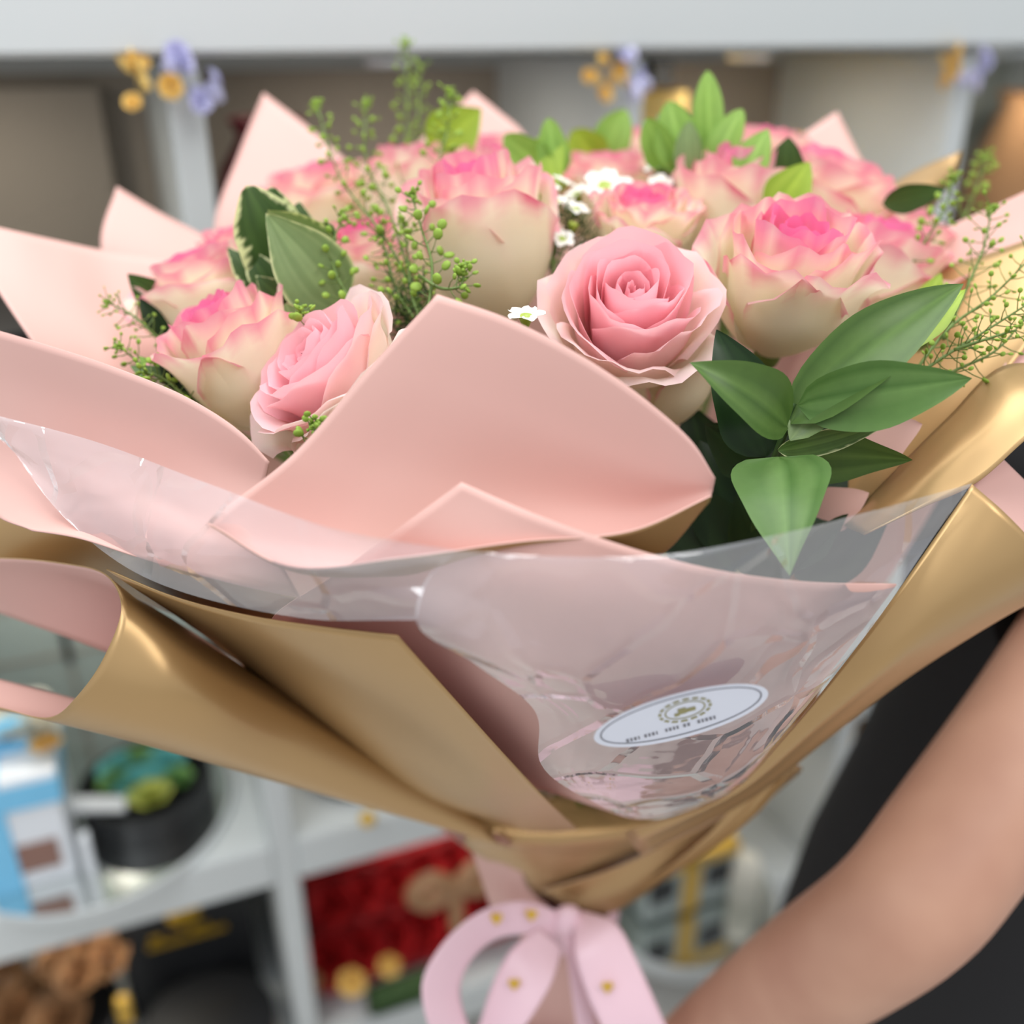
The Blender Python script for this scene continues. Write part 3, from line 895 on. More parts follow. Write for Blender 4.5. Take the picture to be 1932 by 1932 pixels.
# ------------------------------------------------------------------ leaves and fillers
LRNG = np.random.RandomState(5)
LEAFCOL = dict(
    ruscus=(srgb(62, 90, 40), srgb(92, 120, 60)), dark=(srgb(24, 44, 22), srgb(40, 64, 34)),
    sage=(srgb(112, 136, 86), srgb(140, 160, 112)), varieg=(srgb(50, 74, 34), srgb(72, 98, 48)),
    light=(srgb(118, 156, 64), srgb(146, 184, 92)), lime=(srgb(128, 158, 40), srgb(160, 184, 66)),
    heart=(srgb(66, 102, 44), srgb(104, 136, 76)))
def leaf(parent, base, tip, wpx, kind='ruscus', roll=0, bend=.12, cup=.15, shape=1.0, margin=0.0, mat='leaf', droop=0.0, name='leaf', blunt=.85):
    B, T = P(*base), P(*tip)
    A = T - B; L = np.linalg.norm(A); A = A / L
    mid = (B + T) / 2
    N0 = ORG - mid; N0 = N0 / np.linalg.norm(N0)
    W = np.cross(A, N0); W = W / np.linalg.norm(W)
    N = np.cross(W, A)
    c, s = math.cos(math.radians(roll)), math.sin(math.radians(roll))
    W, N = W * c + N * s, N * c - W * s
    wd = wpx / 2 * (base[2] + tip[2]) / 2 / FPX
    nt_, nu = (29, 19) if margin else (17, 11)
    vs = []; col = []
    c0, c1 = [np.array(x[:3]) for x in LEAFCOL[kind]]
    edgec = np.array(srgb(226, 230, 178)[:3])
    ph = LRNG.uniform(0, 6, 4)
    for i in range(nt_):
        t = i / (nt_ - 1)
        prof = (math.sin(math.pi * t ** (.72 * shape)) ** blunt) * (1 - .12 * t) if 0 < t < 1 else 0.03
        if t == 1:
            prof = 0.005
        for j in range(nu):
            u = -1 + 2 * j / (nu - 1)
            wob = 1 + .03 * math.sin(7 * t + ph[0]) + .03 * math.sin(13 * t + ph[1])
            off = bend * L * 4 * t * (1 - t) + cup * wd * prof * (u * u) - droop * L * t ** 2.4 + .012 * L * math.sin(6 * t + ph[2]) * u
            vs.append(B + A * L * t + W * wd * prof * u * wob + N * off)
            v = .5 + .28 * math.sin(u * 11 + 2 * t) * .5 + .2 * math.sin(u * 23 + ph[3])
            k = c0 * (1 - v) + c1 * v
            if abs(u) < .12:
                k = k * .55 + c1 * .55
            if margin:
                lim = 1 - margin * (1 + .55 * math.sin(t * 31 + ph[1]) * math.sin(t * 17 + ph[2]) + .3 * math.sin(t * 57))
                e = float(np.clip((max(abs(u), t ** 6) - lim) / .07, 0, 1))
                k = k * (1 - e) + edgec * e
            col.append(k)
    fs = [(i * nu + j, i * nu + j + 1, (i + 1) * nu + j + 1, (i + 1) * nu + j) for i in range(nt_ - 1) for j in range(nu - 1)]
    o = mesh_obj(name, vs, fs, M[mat])
    ca = o.data.color_attributes.new('pigment', 'FLOAT_COLOR', 'POINT')
    c4 = np.ones((len(vs), 4)); c4[:, :3] = np.clip(np.array(col), 0, 1)
    ca.data.foreach_set('color', c4.ravel())
    child(o, parent)
    return o
def stalk(parent, pts, r=.0014, mat='stem', name='stem', r1=None):
    q = spline([P(*p) if len(p) == 3 else np.array(p[:3]) for p in pts], 5)
    rr = np.linspace(r, r1 if r1 else r * .7, len(q))
    child(MB().tube(q, rr, 6).obj(name, M[mat]), parent)
def to_tie(f=.12):
    p = TIE + (AXIS_TOP - TIE) * f
    return (p[0], p[1], p[2], 0)

# glossy leaf sprig, front right
e = empty('ruscus_sprig', P(1440, 900, .52))
tag(e, 'glossy dark green leaf sprig spreading at the front right of the roses', 'leaf sprig')
stalk(e, [(1495, 760, .500), (1478, 820, .505), (1455, 880, .515), (1420, 1000, .55), to_tie()], .0022, 'stem_dark')
leaf(e, (1445, 862, .515), (1352, 622, .505), 150, 'dark', roll=-15, bend=.06, mat='ruscus')
leaf(e, (1486, 806, .50), (1300, 684, .475), 130, 'ruscus', roll=-22, bend=.16, cup=.25, mat='ruscus', shape=.95)
leaf(e, (1492, 800, .50), (1818, 535, .50), 150, 'ruscus', roll=18, bend=.10, cup=.3, mat='ruscus')
leaf(e, (1490, 830, .50), (1700, 600, .51), 105, 'sage', roll=15, bend=.05, cup=.3, mat='ruscus')
leaf(e, (1505, 765, .495), (1834, 714, .475), 140, 'heart', roll=-8, bend=.06, cup=.2, mat='ruscus')
leaf(e, (1690, 665, .515), (1822, 545, .52), 75, 'lime', roll=20, bend=.05, mat='ruscus')
leaf(e, (1468, 850, .505), (1690, 788, .50), 62, 'ruscus', roll=-35, bend=.05, margin=.10, mat='ruscus')
leaf(e, (1470, 862, .515), (1722, 868, .51), 118, 'ruscus', roll=-30, bend=-.04, mat='ruscus')
leaf(e, (1470, 862, .505), (1490, 1086, .455), 188, 'heart', roll=0, bend=.09, cup=.18, mat='ruscus', shape=.72)
leaf(e, (1440, 880, .53), (1330, 800, .54), 110, 'dark', roll=20, bend=.05, mat='ruscus')

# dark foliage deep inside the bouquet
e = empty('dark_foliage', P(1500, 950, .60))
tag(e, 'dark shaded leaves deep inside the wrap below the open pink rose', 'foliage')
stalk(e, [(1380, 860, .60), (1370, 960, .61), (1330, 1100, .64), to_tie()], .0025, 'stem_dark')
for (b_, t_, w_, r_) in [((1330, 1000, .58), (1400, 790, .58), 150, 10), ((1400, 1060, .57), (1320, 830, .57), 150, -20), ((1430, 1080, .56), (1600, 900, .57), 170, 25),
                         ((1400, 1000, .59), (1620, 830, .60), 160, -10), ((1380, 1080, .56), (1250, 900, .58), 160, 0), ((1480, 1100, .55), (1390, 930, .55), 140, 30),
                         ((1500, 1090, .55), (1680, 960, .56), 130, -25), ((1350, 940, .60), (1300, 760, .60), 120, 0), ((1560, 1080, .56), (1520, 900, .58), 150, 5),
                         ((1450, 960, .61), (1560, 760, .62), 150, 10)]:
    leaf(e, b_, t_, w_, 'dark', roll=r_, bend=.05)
# dusty rose petals of a low bloom inside right
e = empty('fallen_petal_rose', P(1660, 860, .55))
tag(e, 'dusty pink petals of a low bloom tucked behind the glossy leaves', 'petals')
for (b_, t_, w_) in [((1600, 850, .55), (1740, 800, .535), 120), ((1540, 980, .56), (1640, 930, .545), 90)]:
    o = leaf(e, b_, t_, w_, 'sage', roll=10, bend=.08, mat='leaf', name='petal')
    o.data.materials.clear(); o.data.materials.append(M['pink_paper'])

# variegated sprig, left
e = empty('variegated_sprig', P(560, 600, .62))
tag(e, 'variegated sprig of green leaves with cream edges at the left', 'leaf sprig')
stalk(e, [(560, 480, .60), (575, 560, .60), (600, 640, .61), (700, 900, .68), to_tie()], .002)
leaf(e, (535, 505, .605), (465, 350, .585), 150, 'varieg', roll=-10, bend=.05, margin=.22, shape=.85, blunt=.6)
leaf(e, (540, 500, .61), (512, 352, .60), 120, 'varieg', roll=20, bend=.05, margin=.20, shape=.85, blunt=.6)
leaf(e, (560, 510, .615), (630, 425, .59), 125, 'varieg', roll=10, bend=.05, margin=.18, blunt=.6)
leaf(e, (560, 500, .62), (565, 380, .62), 90, 'varieg', roll=0, bend=.05, margin=.12)
leaf(e, (625, 480, .60), (505, 396, .58), 100, 'sage', roll=25, bend=.05, margin=.12)
leaf(e, (640, 580, .59), (502, 402, .565), 150, 'sage', roll=-5, bend=.06, cup=.2, margin=.07, shape=.95)
leaf(e, (520, 560, .60), (465, 470, .595), 66, 'varieg', roll=-10, bend=.06, margin=.15)
leaf(e, (505, 560, .605), (428, 466, .605), 66, 'varieg', roll=-25, bend=.05, margin=.2)
leaf(e, (585, 610, .59), (483, 520, .585), 78, 'varieg', roll=15, bend=.05, margin=.10)
leaf(e, (560, 640, .575), (540, 572, .57), 90, 'sage', roll=10, bend=.05, margin=.15)

def leaf_cluster(label, root, leaves, **kw):
    e = empty('leaf_sprig', P(*root))
    tag(e, label, 'leaf sprig', 'fresh green leaves among the roses')
    stalk(e, [root, (root[0] + 5, root[1] + 60, root[2] + .01), to_tie(.4), to_tie()], .0018)
    for (b_, t_, w_, k_, r_) in leaves:
        leaf(e, b_, t_, w_, k_, roll=r_, bend=.05, **kw)
leaf_cluster('upright light green strap leaves at the top centre right', (1300, 330, .76),
             [((1340, 320, .70), (1335, 132, .69), 66, 'light', 5), ((1290, 330, .70), (1262, 190, .69), 96, 'light', -15), ((1265, 320, .70), (1220, 222, .69), 72, 'light', 20),
              ((1300, 330, .69), (1300, 228, .68), 56, 'sage', 10), ((1345, 320, .69), (1400, 205, .68), 74, 'light', 25), ((1320, 320, .72), (1240, 215, .72), 60, 'sage', 0)], shape=1.1, blunt=.55)
leaf_cluster('pointed green leaves beside the upright cream rose', (1440, 360, .70),
             [((1400, 340, .66), (1450, 242, .655), 76, 'light', 20), ((1475, 340, .67), (1488, 258, .66), 76, 'varieg', -15), ((1455, 410, .645), (1528, 305, .64), 92, 'lime', 5),
              ((1458, 435, .64), (1478, 362, .635), 50, 'lime', 30)])
leaf_cluster('blurred green leaf pair at the back centre', (1130, 290, .88),
             [((1140, 300, .80), (1180, 205, .79), 80, 'light', 10), ((1125, 310, .80), (1080, 245, .79), 84, 'lime', 0)], blunt=.6)
leaf_cluster('drooping green leaf tuft behind the pink rose at the back', (1030, 330, .80),
             [((1040, 330, .70), (950, 255, .70), 80, 'light', 15), ((1045, 335, .70), (1035, 222, .69), 70, 'light', -15), ((1030, 250, .70), (1050, 360, .69), 60, 'lime', 0)], blunt=.6)
leaf_cluster('single yellow green leaf before the pink paper corner', (865, 280, .82),
             [((815, 290, .76), (908, 205, .75), 110, 'lime', 10)])
leaf_cluster('dark oval leaf in front of the curled gold paper', (1690, 400, .74),
             [((1665, 385, .66), (1785, 356, .65), 56, 'varieg', -10)])
leaf_cluster('dark leaf poking out left of the leftmost rose', (300, 620, .62),
             [((330, 590, .63), (240, 516, .62), 70, 'varieg', 20), ((315, 640, .62), (262, 560, .61), 42, 'dark', 0)])
leaf_cluster('deep green leaves at the lower left beside the leaning rose', (330, 740, .57),
             [((390, 770, .56), (245, 690, .56), 70, 'ruscus', -30), ((370, 760, .57), (262, 672, .565), 60, 'light', 20), ((360, 750, .56), (300, 668, .56), 50, 'dark', 0)])
leaf_cluster('bright green leaf behind the glossy sprig at the right', (1760, 560, .60),
             [((1740, 600, .60), (1775, 515, .60), 56, 'lime', 20)])

# feathery seed-pod stems
def sprig(label, pts, n, plen=.010, pr=.0026, t0=.35, t1=.97, tipn=16, seed=0, mat='pod', sides=None, r=.0011):
    rng = np.random.RandomState(seed)
    e = empty('pennycress_stem', P(*pts[0]))
    tag(e, label, 'filler stem', 'feathery green seed-pod stems')
    q = spline([P(*p) if len(p) == 3 else np.array(p[:3]) for p in pts], 8)
    L = len(q) - 1
    st_ = MB().tube(q, np.linspace(r, r * .45, len(q)), 5)
    pods = MB()
    for k in range(n):
        t = t0 + (t1 - t0) * k / max(n - 1, 1)
        i = min(int(t * L), L - 1)
        p = q[i] + (q[i + 1] - q[i]) * (t * L - i)
        tg = q[i + 1] - q[i]; tg /= np.linalg.norm(tg)
        a = np.cross(tg, [0.3, 1, 0.2]); a /= np.linalg.norm(a); b = np.cross(tg, a)
        th = k * 2.4 + rng.uniform(-.4, .4)
        dr = (a * math.cos(th) + b * math.sin(th)) * .9 + tg * rng.uniform(.3, .7)
        dr /= np.linalg.norm(dr)
        ln = plen * rng.uniform(.75, 1.2) * (1.1 - .45 * t)
        ep = p + dr * ln
        st_.tube([p, p + dr * ln * .6 - tg * 0.0006, ep], [.00035, .0003, .00025], 4, False)
        rr = pr * rng.uniform(.75, 1.15) * (1.15 - .5 * t)
        nn = np.cross(dr, rng.normal(size=3)); nn /= np.linalg.norm(nn)
        ax_ = np.array([dr, np.cross(nn, dr), nn])
        pods.ball(ep + dr * rr * .8, rr, 8, 5, (1.1, .95, .45), ax_)
    for k in range(tipn):
        dr = rng.normal(size=3); tg = q[-1] - q[-3]; tg /= np.linalg.norm(tg)
        ep = q[-1] + dr * .0017 - tg * rng.uniform(0, .006)
        pods.ball(ep, .0011 * rng.uniform(.7, 1.2), 6, 4)
    child(st_.obj('stem', M['stem']), e)
    o = child(pods.obj('seed_pods', M[mat]), e)
    o['kind'] = 'stuff'
sprig('long seed-pod stem leaning left across the back left rose', [(815, 640, .575), (745, 480, .59), (640, 330, .65), (595, 190, .70)], 40, seed=1, tipn=30)
sprig('seed-pod stem crossing the rose behind, next to the long one', [(800, 600, .58), (735, 400, .62), (690, 300, .68), (690, 190, .72)], 40, seed=2, tipn=26, plen=.012)
sprig('tallest blurred seed-pod stem rising before the white board', [(790, 560, .66), (760, 380, .72), (768, 240, .76), (765, 75, .80)], 46, seed=3, plen=.012, t0=.4, tipn=26)
sprig('blurred seed-pod stem just right of the tallest one', [(800, 560, .68), (795, 380, .74), (790, 250, .78), (792, 120, .82)], 34, seed=31, plen=.011, t0=.45, tipn=14)
sprig('short seed-pod stem before the yellow green leaf', [(810, 420, .66), (830, 300, .67), (845, 240, .68), (850, 172, .69)], 30, seed=4, tipn=34, t0=.3)
sprig('seed-pod stem in front of the tall cream rose', [(808, 590, .545), (815, 500, .55), (795, 430, .56), (775, 360, .57)], 26, seed=5, tipn=36, plen=.011, pr=.003, t0=.1)
sprig('little seed-pod tip overlapping the tall cream rose', [(790, 520, .55), (840, 545, .54), (868, 540, .54), (878, 495, .54)], 18, seed=6, tipn=26, plen=.008, t0=.4)
sprig('feathery tangle stem between variegated leaves and cream rose', [(780, 600, .57), (745, 540, .585), (730, 480, .59), (715, 430, .60)], 46, seed=7, plen=.013, pr=.0018, t0=.05)
sprig('second feathery tangle stem beside the cream rose', [(800, 620, .57), (775, 550, .58), (770, 490, .585), (760, 410, .59)], 40, seed=8, plen=.013, pr=.0018, t0=.05)
sprig('seed-pod stem reaching over the sage leaf', [(690, 600, .57), (645, 540, .575), (625, 480, .58), (650, 400, .59)], 26, seed=9, tipn=20, t0=.1)
sprig('small seed-pod bit above the open pale pink rose', [(590, 640, .53), (575, 605, .535), (570, 585, .535)], 8, seed=10, tipn=26, t0=.2, plen=.006)
sprig('small seed-pod tip lying on the open pale pink rose', [(570, 860, .485), (590, 830, .475), (597, 790, .473)], 12, seed=11, tipn=22, t0=.3, plen=.007)
sprig('seed-pod stem pointing left beside the leftmost rose', [(350, 700, .58), (300, 640, .585), (250, 595, .59), (198, 568, .595)], 26, seed=12, tipn=18, t0=.3, plen=.012, pr=.0014)
sprig('lower seed-pod stem pointing left above the front flap', [(400, 800, .56), (330, 735, .565), (270, 690, .57), (215, 645, .57)], 30, seed=13, tipn=14, t0=.2, plen=.011, pr=.002)
sprig('short seed-pod stem among the deep green lower left leaves', [(390, 800, .55), (340, 740, .55), (300, 710, .55), (262, 700, .55)], 26, seed=14, tipn=14, t0=.1, plen=.009, pr=.0026)
sprig('seed-pod stem sweeping right past the glossy leaf tip', [(1660, 760, .53), (1770, 680, .53), (1850, 630, .53), (1960, 560, .53)], 40, seed=15, tipn=10, t0=.25, plen=.013, pr=.0018)
sprig('side seed-pod stem ending in a tiny bud at the right', [(1800, 660, .53), (1860, 640, .525), (1918, 622, .52)], 10, seed=16, tipn=10, t0=.1, plen=.009, pr=.0015)
sprig('seed-pod stem before the pink band at the right', [(1780, 640, .56), (1830, 530, .58), (1858, 460, .59), (1872, 385, .60)], 30, seed=17, tipn=16, t0=.2, plen=.014, pr=.002)
sprig('seed-pod stem leaning right beside the right cream rose', [(1700, 540, .62), (1735, 470, .63), (1775, 410, .64), (1800, 330, .66)], 30, seed=18, tipn=24, t0=.2, plen=.010)
sprig('blurred seed-pod stem in the right background gap', [(1790, 470, .72), (1825, 400, .74), (1850, 330, .76), (1862, 290, .78)], 26, seed=19, tipn=20, t0=.3, plen=.010)
sprig('seed-pod stem fanning over the right gold paper', [(1700, 740, .54), (1790, 620, .545), (1870, 560, .55), (1960, 470, .555)], 36, seed=20, tipn=10, t0=.2, plen=.014, pr=.0018)
sprig('low seed-pod stem fanning over the right gold paper', [(1690, 760, .53), (1800, 700, .535), (1880, 660, .54), (1935, 600, .54)], 26, seed=21, tipn=8, t0=.2, plen=.012, pr=.0018)

# waxflowers
def waxflower_mesh():
    mb = MB()
    nu, nv = 5, 6
    vs = []
    for i in range(nv):
        t = i / (nv - 1)
        wv = .52 * math.sin(math.pi * min(t * .78 + .12, 1)) ** .7
        for j in range(nu):
            u = -1 + 2 * j / (nu - 1)
            vs.append((.25 + .85 * t, wv * u * .85, .25 + .18 * t + .12 * u * u - .1 * t * t))
    fs = [(i * nu + j, (i + 1) * nu + j, (i + 1) * nu + j + 1, i * nu + j + 1) for i in range(nv - 1) for j in range(nu - 1)]
    o = mesh_obj('petal', vs, fs, M['wax_white'], link=False)
    cup = MB().lathe([(.06, -.6), (.2, -.35), (.36, .05), (.38, .28), (.30, .32), (.12, .22), (.0, .2)], 14)
    c = cup.obj('flower_cup', M['wax_green']); me = c.data
    bpy.data.objects.remove(c)
    return o.data, me
WPET, WCUP = waxflower_mesh()
def wax_sprig(label, root, flowers):
    e = empty('waxflower_sprig', P(*root))
    tag(e, label, 'waxflower', 'white waxflowers among the roses')
    stalk(e, [root, to_tie(.4), to_tie()], .0012)
    for k, (x, y, d, r, axis, petals) in enumerate(flowers):
        c = bpy.data.objects.new('flower', WCUP); COL.objects.link(c)
        p = P(x, y, d); ax = Vector(IM(*axis)); R = r * d / FPX
        c.rotation_mode = 'QUATERNION'
        c.rotation_quaternion = ax.to_track_quat('Z', 'Y')
        c.scale = (R, R, R)
        c.location = Vector(p)
        child(c, e)
        for m_ in range(5 if petals else 0):
            pt = bpy.data.objects.new('petal', WPET); COL.objects.link(pt)
            pt.parent = c
            pt.rotation_euler = (0, 0, m_ * 2 * math.pi / 5 + k)
        stalk(e, [tuple(p - np.array(ax) * R * .5) + (0,), tuple((p + P(*root)) / 2 + np.array([0, 0, -.004])) + (0,), root], .0005, 'stem')
wax_sprig('white waxflower cluster between the back pink rose and open rose', (1120, 450, .66),
          [(1140, 358, .66, 38, (0, .5, .85), 1), (1185, 362, .67, 30, (.4, .6, .6), 1), (1090, 372, .67, 26, (-.5, .7, .5), 1)])
wax_sprig('waxflower cluster with green cups right of the tall cream rose', (1045, 500, .62),
          [(1020, 372, .63, 26, (-.2, .8, .5), 0), (1050, 386, .64, 26, (.2, .8, .5), 1), (1008, 405, .63, 28, (-.5, .6, .6), 1), (1045, 430, .625, 28, (0, .5, .8), 0),
           (1002, 440, .62, 24, (-.4, .6, .6), 0), (1080, 428, .63, 26, (.3, .8, .4), 0), (1028, 358, .65, 26, (.2, .8, .5), 1), (1062, 350, .66, 24, (.4, .8, .4), 1), (1060, 455, .62, 22, (.1, .5, .8), 1),
           (1085, 400, .64, 24, (.2, .7, .6), 1)])
wax_sprig('small waxflower cluster left of the upright cream rose', (1270, 390, .70),
          [(1262, 312, .70, 26, (0, .7, .6), 0), (1240, 318, .71, 22, (-.4, .7, .5), 1), (1286, 322, .70, 22, (.3, .6, .6), 1), (1300, 300, .71, 22, (.4, .8, .4), 1), (1245, 352, .69, 22, (0, .4, .8), 1)])
wax_sprig('lone white waxflower above the pink scoop edge', (1000, 660, .52),
          [(992, 604, .50, 34, (0, .8, .5), 1)])
def needles(label, x, y, d, n, rx, ry, seed):
    rng = np.random.RandomState(seed)
    mb = MB()
    for k in range(n):
        a = P(x + rng.uniform(-rx, rx), y + rng.uniform(-ry, ry), d + rng.uniform(-.01, .01))
        v = rng.normal(size=3); v[2] = abs(v[2]); v /= np.linalg.norm(v)
        mb.tube([a, a + v * rng.uniform(.006, .014)], [.0006, .0003], 4, False)
    o = mb.obj('needle_foliage', M['stem_dark'])
    tag(o, label, 'foliage', kind='stuff')
needles('dark needle foliage under the waxflower cluster', 1055, 460, .635, 150, 45, 55, 1)
needles('dark needle foliage left of the upright cream rose', 1268, 350, .71, 90, 35, 25, 2)
needles('dark needle foliage left of the tall cream rose', 775, 590, .585, 120, 40, 50, 3)

# ------------------------------------------------------------------ things on the shelves
def rose_head_mesh(name, mat, seed):
    rng = np.random.RandomState(seed)
    mb = MB()
    for ring_, (n, r, h, z) in enumerate([(3, .22, .55, .45), (4, .45, .6, .3), (5, .72, .6, .12), (6, .98, .55, 0)]):
        for k in range(n):
            th0 = 2 * math.pi * k / n + ring_ * .7
            vs = []
            for i in range(4):
                t = i / 3
                for j in range(5):
                    u = -1 + 2 * j / 4
                    th = th0 + u * math.pi / n * 1.35
                    rr = r * (.35 + .65 * math.sin(t * math.pi / 2)) * (1 + .1 * u) + .12 * t * t * ring_ / 3
                    vs.append((rr * math.cos(th), rr * math.sin(th), z * .6 + h * t * (1 - .2 * u * u) - .1 * t ** 3 * ring_ / 3))
            mb.add(vs, [(i * 5 + j, i * 5 + j + 1, (i + 1) * 5 + j + 1, (i + 1) * 5 + j) for i in range(3) for j in range(4)])
    o = mb.obj(name, M[mat]); me = o.data
    bpy.data.objects.remove(o)
    return me
RH = {m: rose_head_mesh('rose_head', m, 1) for m in ('red', 'brown_petal', 'turquoise', 'green_flower', 'yellow_flower', 'cream_flower', 'amber_flower', 'lilac_flower')}
def head(name, mat, p, r, label, cat, group, tilt=(0, 0, 1)):
    o = bpy.data.objects.new(name, RH[mat]); COL.objects.link(o)
    o.location = tuple(p); o.scale = (r, r, r)
    o.rotation_mode = 'QUATERNION'
    o.rotation_quaternion = Vector(tilt).to_track_quat('Z', 'Y')
    tag(o, label, cat, group)
    return o
ORD = ('first', 'second', 'third', 'fourth', 'fifth', 'sixth', 'seventh', 'eighth')
def local(p):
    """shelf coordinates of a world point"""
    d = np.array(p) - O0
    return d @ EX, d @ EY
def tray(label, c, r, h=.018):
    e = empty('round_tray', c); tag(e, label, 'tray')
    child(MB().lathe([(0, 0), (r, 0), (r, h), (r - .005, h), (r - .005, h * .55), (0, h * .55)], 64, c).obj('tray_rim', M['white_paint'], smooth=False), e)
    child(MB().lathe([(0, h * .6), (r - .006, h * .6)], 64, c).obj('mirror', M['mirror']), e)
def hatbox(label, c, r, h, lidh=.03, tilt=None, opened=False):
    e = empty('round_box', c); tag(e, label, 'box')
    if opened:
        child(MB().lathe([(0, 0), (r, 0), (r, h), (r - .006, h), (r - .006, h - .02), (0, h - .02)], 40, c).obj('box_body', M['black'], smooth=False), e)
    else:
        child(MB().lathe([(0, 0), (r * .97, 0), (r * .97, h - lidh)], 40, c).obj('box_body', M['black'], smooth=False), e)
        child(MB().lathe([(r * .97, h - lidh), (r, h - lidh), (r, h), (0, h)], 40, c).obj('lid', M['black'], smooth=False), e)
    return e
# left tray with gift box and black flower box
z1 = .5605
cA = S(-.595, .16, z1); tray('round mirror tray under the blue ribboned box', cA, .20, .010)
zt = z1 + .007
cb = G(18, 1690, zt) + EY * .07
e = empty('gift_box', cb); tag(e, 'white gift box tied with a wide sky blue ribbon at the lower left', 'gift box')
bx_ = np.array([EX, EY, [0, 0, 1.]])
child(MB().box(cb + [0, 0, .085], (.17, .13, .17), bx_, .003).obj('box_body', M['white_card'], smooth=False), e)
child(MB().box(cb + [0, 0, .165], (.176, .136, .03), bx_, .003).obj('lid', M['white_card'], smooth=False), e)
child(MB().box(cb - EY * .066 + EX * .045 + [0, 0, .05], (.05, .003, .045), bx_).obj('window', M['brown_print'], smooth=False), e)
child(MB().box(cb - EY * .066 - EX * .05 + [0, 0, .045], (.04, .003, .04), bx_).obj('window', M['brown_print'], smooth=False), e)
child(MB().box(cb + [0, 0, .0905], (.04, .137, .182), bx_, .001).obj('ribbon', M['blue_ribbon'], smooth=False), e)
rb = child(MB().box(cb + [0, 0, .15], (.179, .1385, .038), bx_, .001).obj('ribbon', M['blue_ribbon'], smooth=False), e)
for sg in (-1, 1):
    pts = [cb + EX * sg * a + np.array([0, 0, .183 + b]) for a, b in ((0, 0), (.03, .03), (.06, .025), (.05, .004), (.01, 0))]
    child(MB().tube(spline(pts, 4), .012, 8).obj('bow_loop', M['blue_ribbon']), e)
for k in range(5):
    head('cream_blossom', 'cream_flower', G(20 + 28 * (k % 3), 1400 - 32 * (k // 3) , z1 + .21) + EX * .0 + EY * .03, .03, 'cream blossom on the blue ribboned gift box, ' + ('lower left', 'lower middle', 'lower right', 'upper left', 'upper right')[k], 'flower', 'cream blossoms on the gift box')
head('amber_blossom', 'amber_flower', G(88, 1408, z1 + .2), .018, 'small amber blossom beside the cream blossoms at the left edge', 'flower', None)
cB = G(283, 1515, zt); hb_ = hatbox('black round flower box on the left mirror tray', cB, .092, .045, opened=True)
i = 0
for kf, (mt_, x, y, r, cnt) in enumerate((('turquoise', 230, 1450, .03, 0), ('turquoise', 310, 1440, .03, 0), ('green_flower', 262, 1440, .028, 0), ('green_flower', 225, 1475, .026, 0), ('turquoise', 262, 1478, .03, 0), ('yellow_flower', 285, 1500, .028, 0), ('turquoise', 300, 1468, .026, 0), ('green_flower', 330, 1470, .024, 0))):
    pz = G(x, y + 6, zt + .032)
    lab = {'turquoise': 'turquoise bloom in the black round flower box', 'green_flower': 'soft green bloom in the black round flower box', 'yellow_flower': 'yellow bloom at the front of the black round flower box'}[mt_]
    lab += '' if mt_ == 'yellow_flower' else ', ' + ('back left', 'back right', 'back centre', 'front left', 'middle', '', 'right of the middle', 'far right')[kf]
    head(mt_.replace('_flower', '') + '_bloom', mt_, pz, r, lab, 'flower', 'blooms in the black flower box' if mt_ != 'yellow_flower' else None)
e = MB().box(G(185, 1518, zt + .05), (.075, .03, .005), np.array([EX * .9 - np.array([0, 0, .3]), EY, [0.2, 0, 1.]])).obj('gift_tag', M['white_card'], smooth=False)
tag(e, 'white card tag leaning on the black round flower box', 'card')
e = MB().box(G(165, 1610, zt + .03), (.012, .02, .06), bx_).obj('card_stand', M['white_card'], smooth=False)
tag(e, 'white card stand on the mirror tray beside the black box', 'card stand')
# acrylic panel box in the middle row, seen through the paper cone
pz = S(-.595, .33, 1.0); pz[2] = .5605
e = empty('display_case', pz); tag(e, 'grey display case with thin seams seen through the rolled paper', 'display case')
child(MB().box(pz + [0, 0, .205], (.40, .02, .40), bx_).obj('panel', M['glass_grey'], smooth=False), e)
child(MB().box(pz + [0, 0, .205] - EY * .012, (.004, .004, .40), bx_).obj('seam', M['taupe'], smooth=False), e)
child(MB().box(pz + EX * .09 + [0, 0, .205] - EY * .012, (.003, .004, .40), bx_).obj('seam', M['taupe'], smooth=False), e)
child(MB().box(pz + [0, 0, .20] - EY * .014, (.010, .006, .07), bx_).obj('handle', M['black'], smooth=False), e)
for zz in (.18, .27, .34):
    child(MB().box(pz + [0, 0, zz] - EY * .012, (.40, .004, .003), bx_).obj('seam', M['taupe'], smooth=False), e)
# second compartment on the same level: black tray edge and red display below
cC = S(-.19, .13, 0); cC[2] = z1
hatbox('low black round box on the shelf right of the flower box', cC, .10, .03, .015)
e = MB().ball(G(690, 1536, z1 + .012) - EY * .01, .012, 10, 6).obj('gold_bauble', M['gold']); tag(e, 'tiny gold bauble on the shelf edge under the paper', 'bauble')
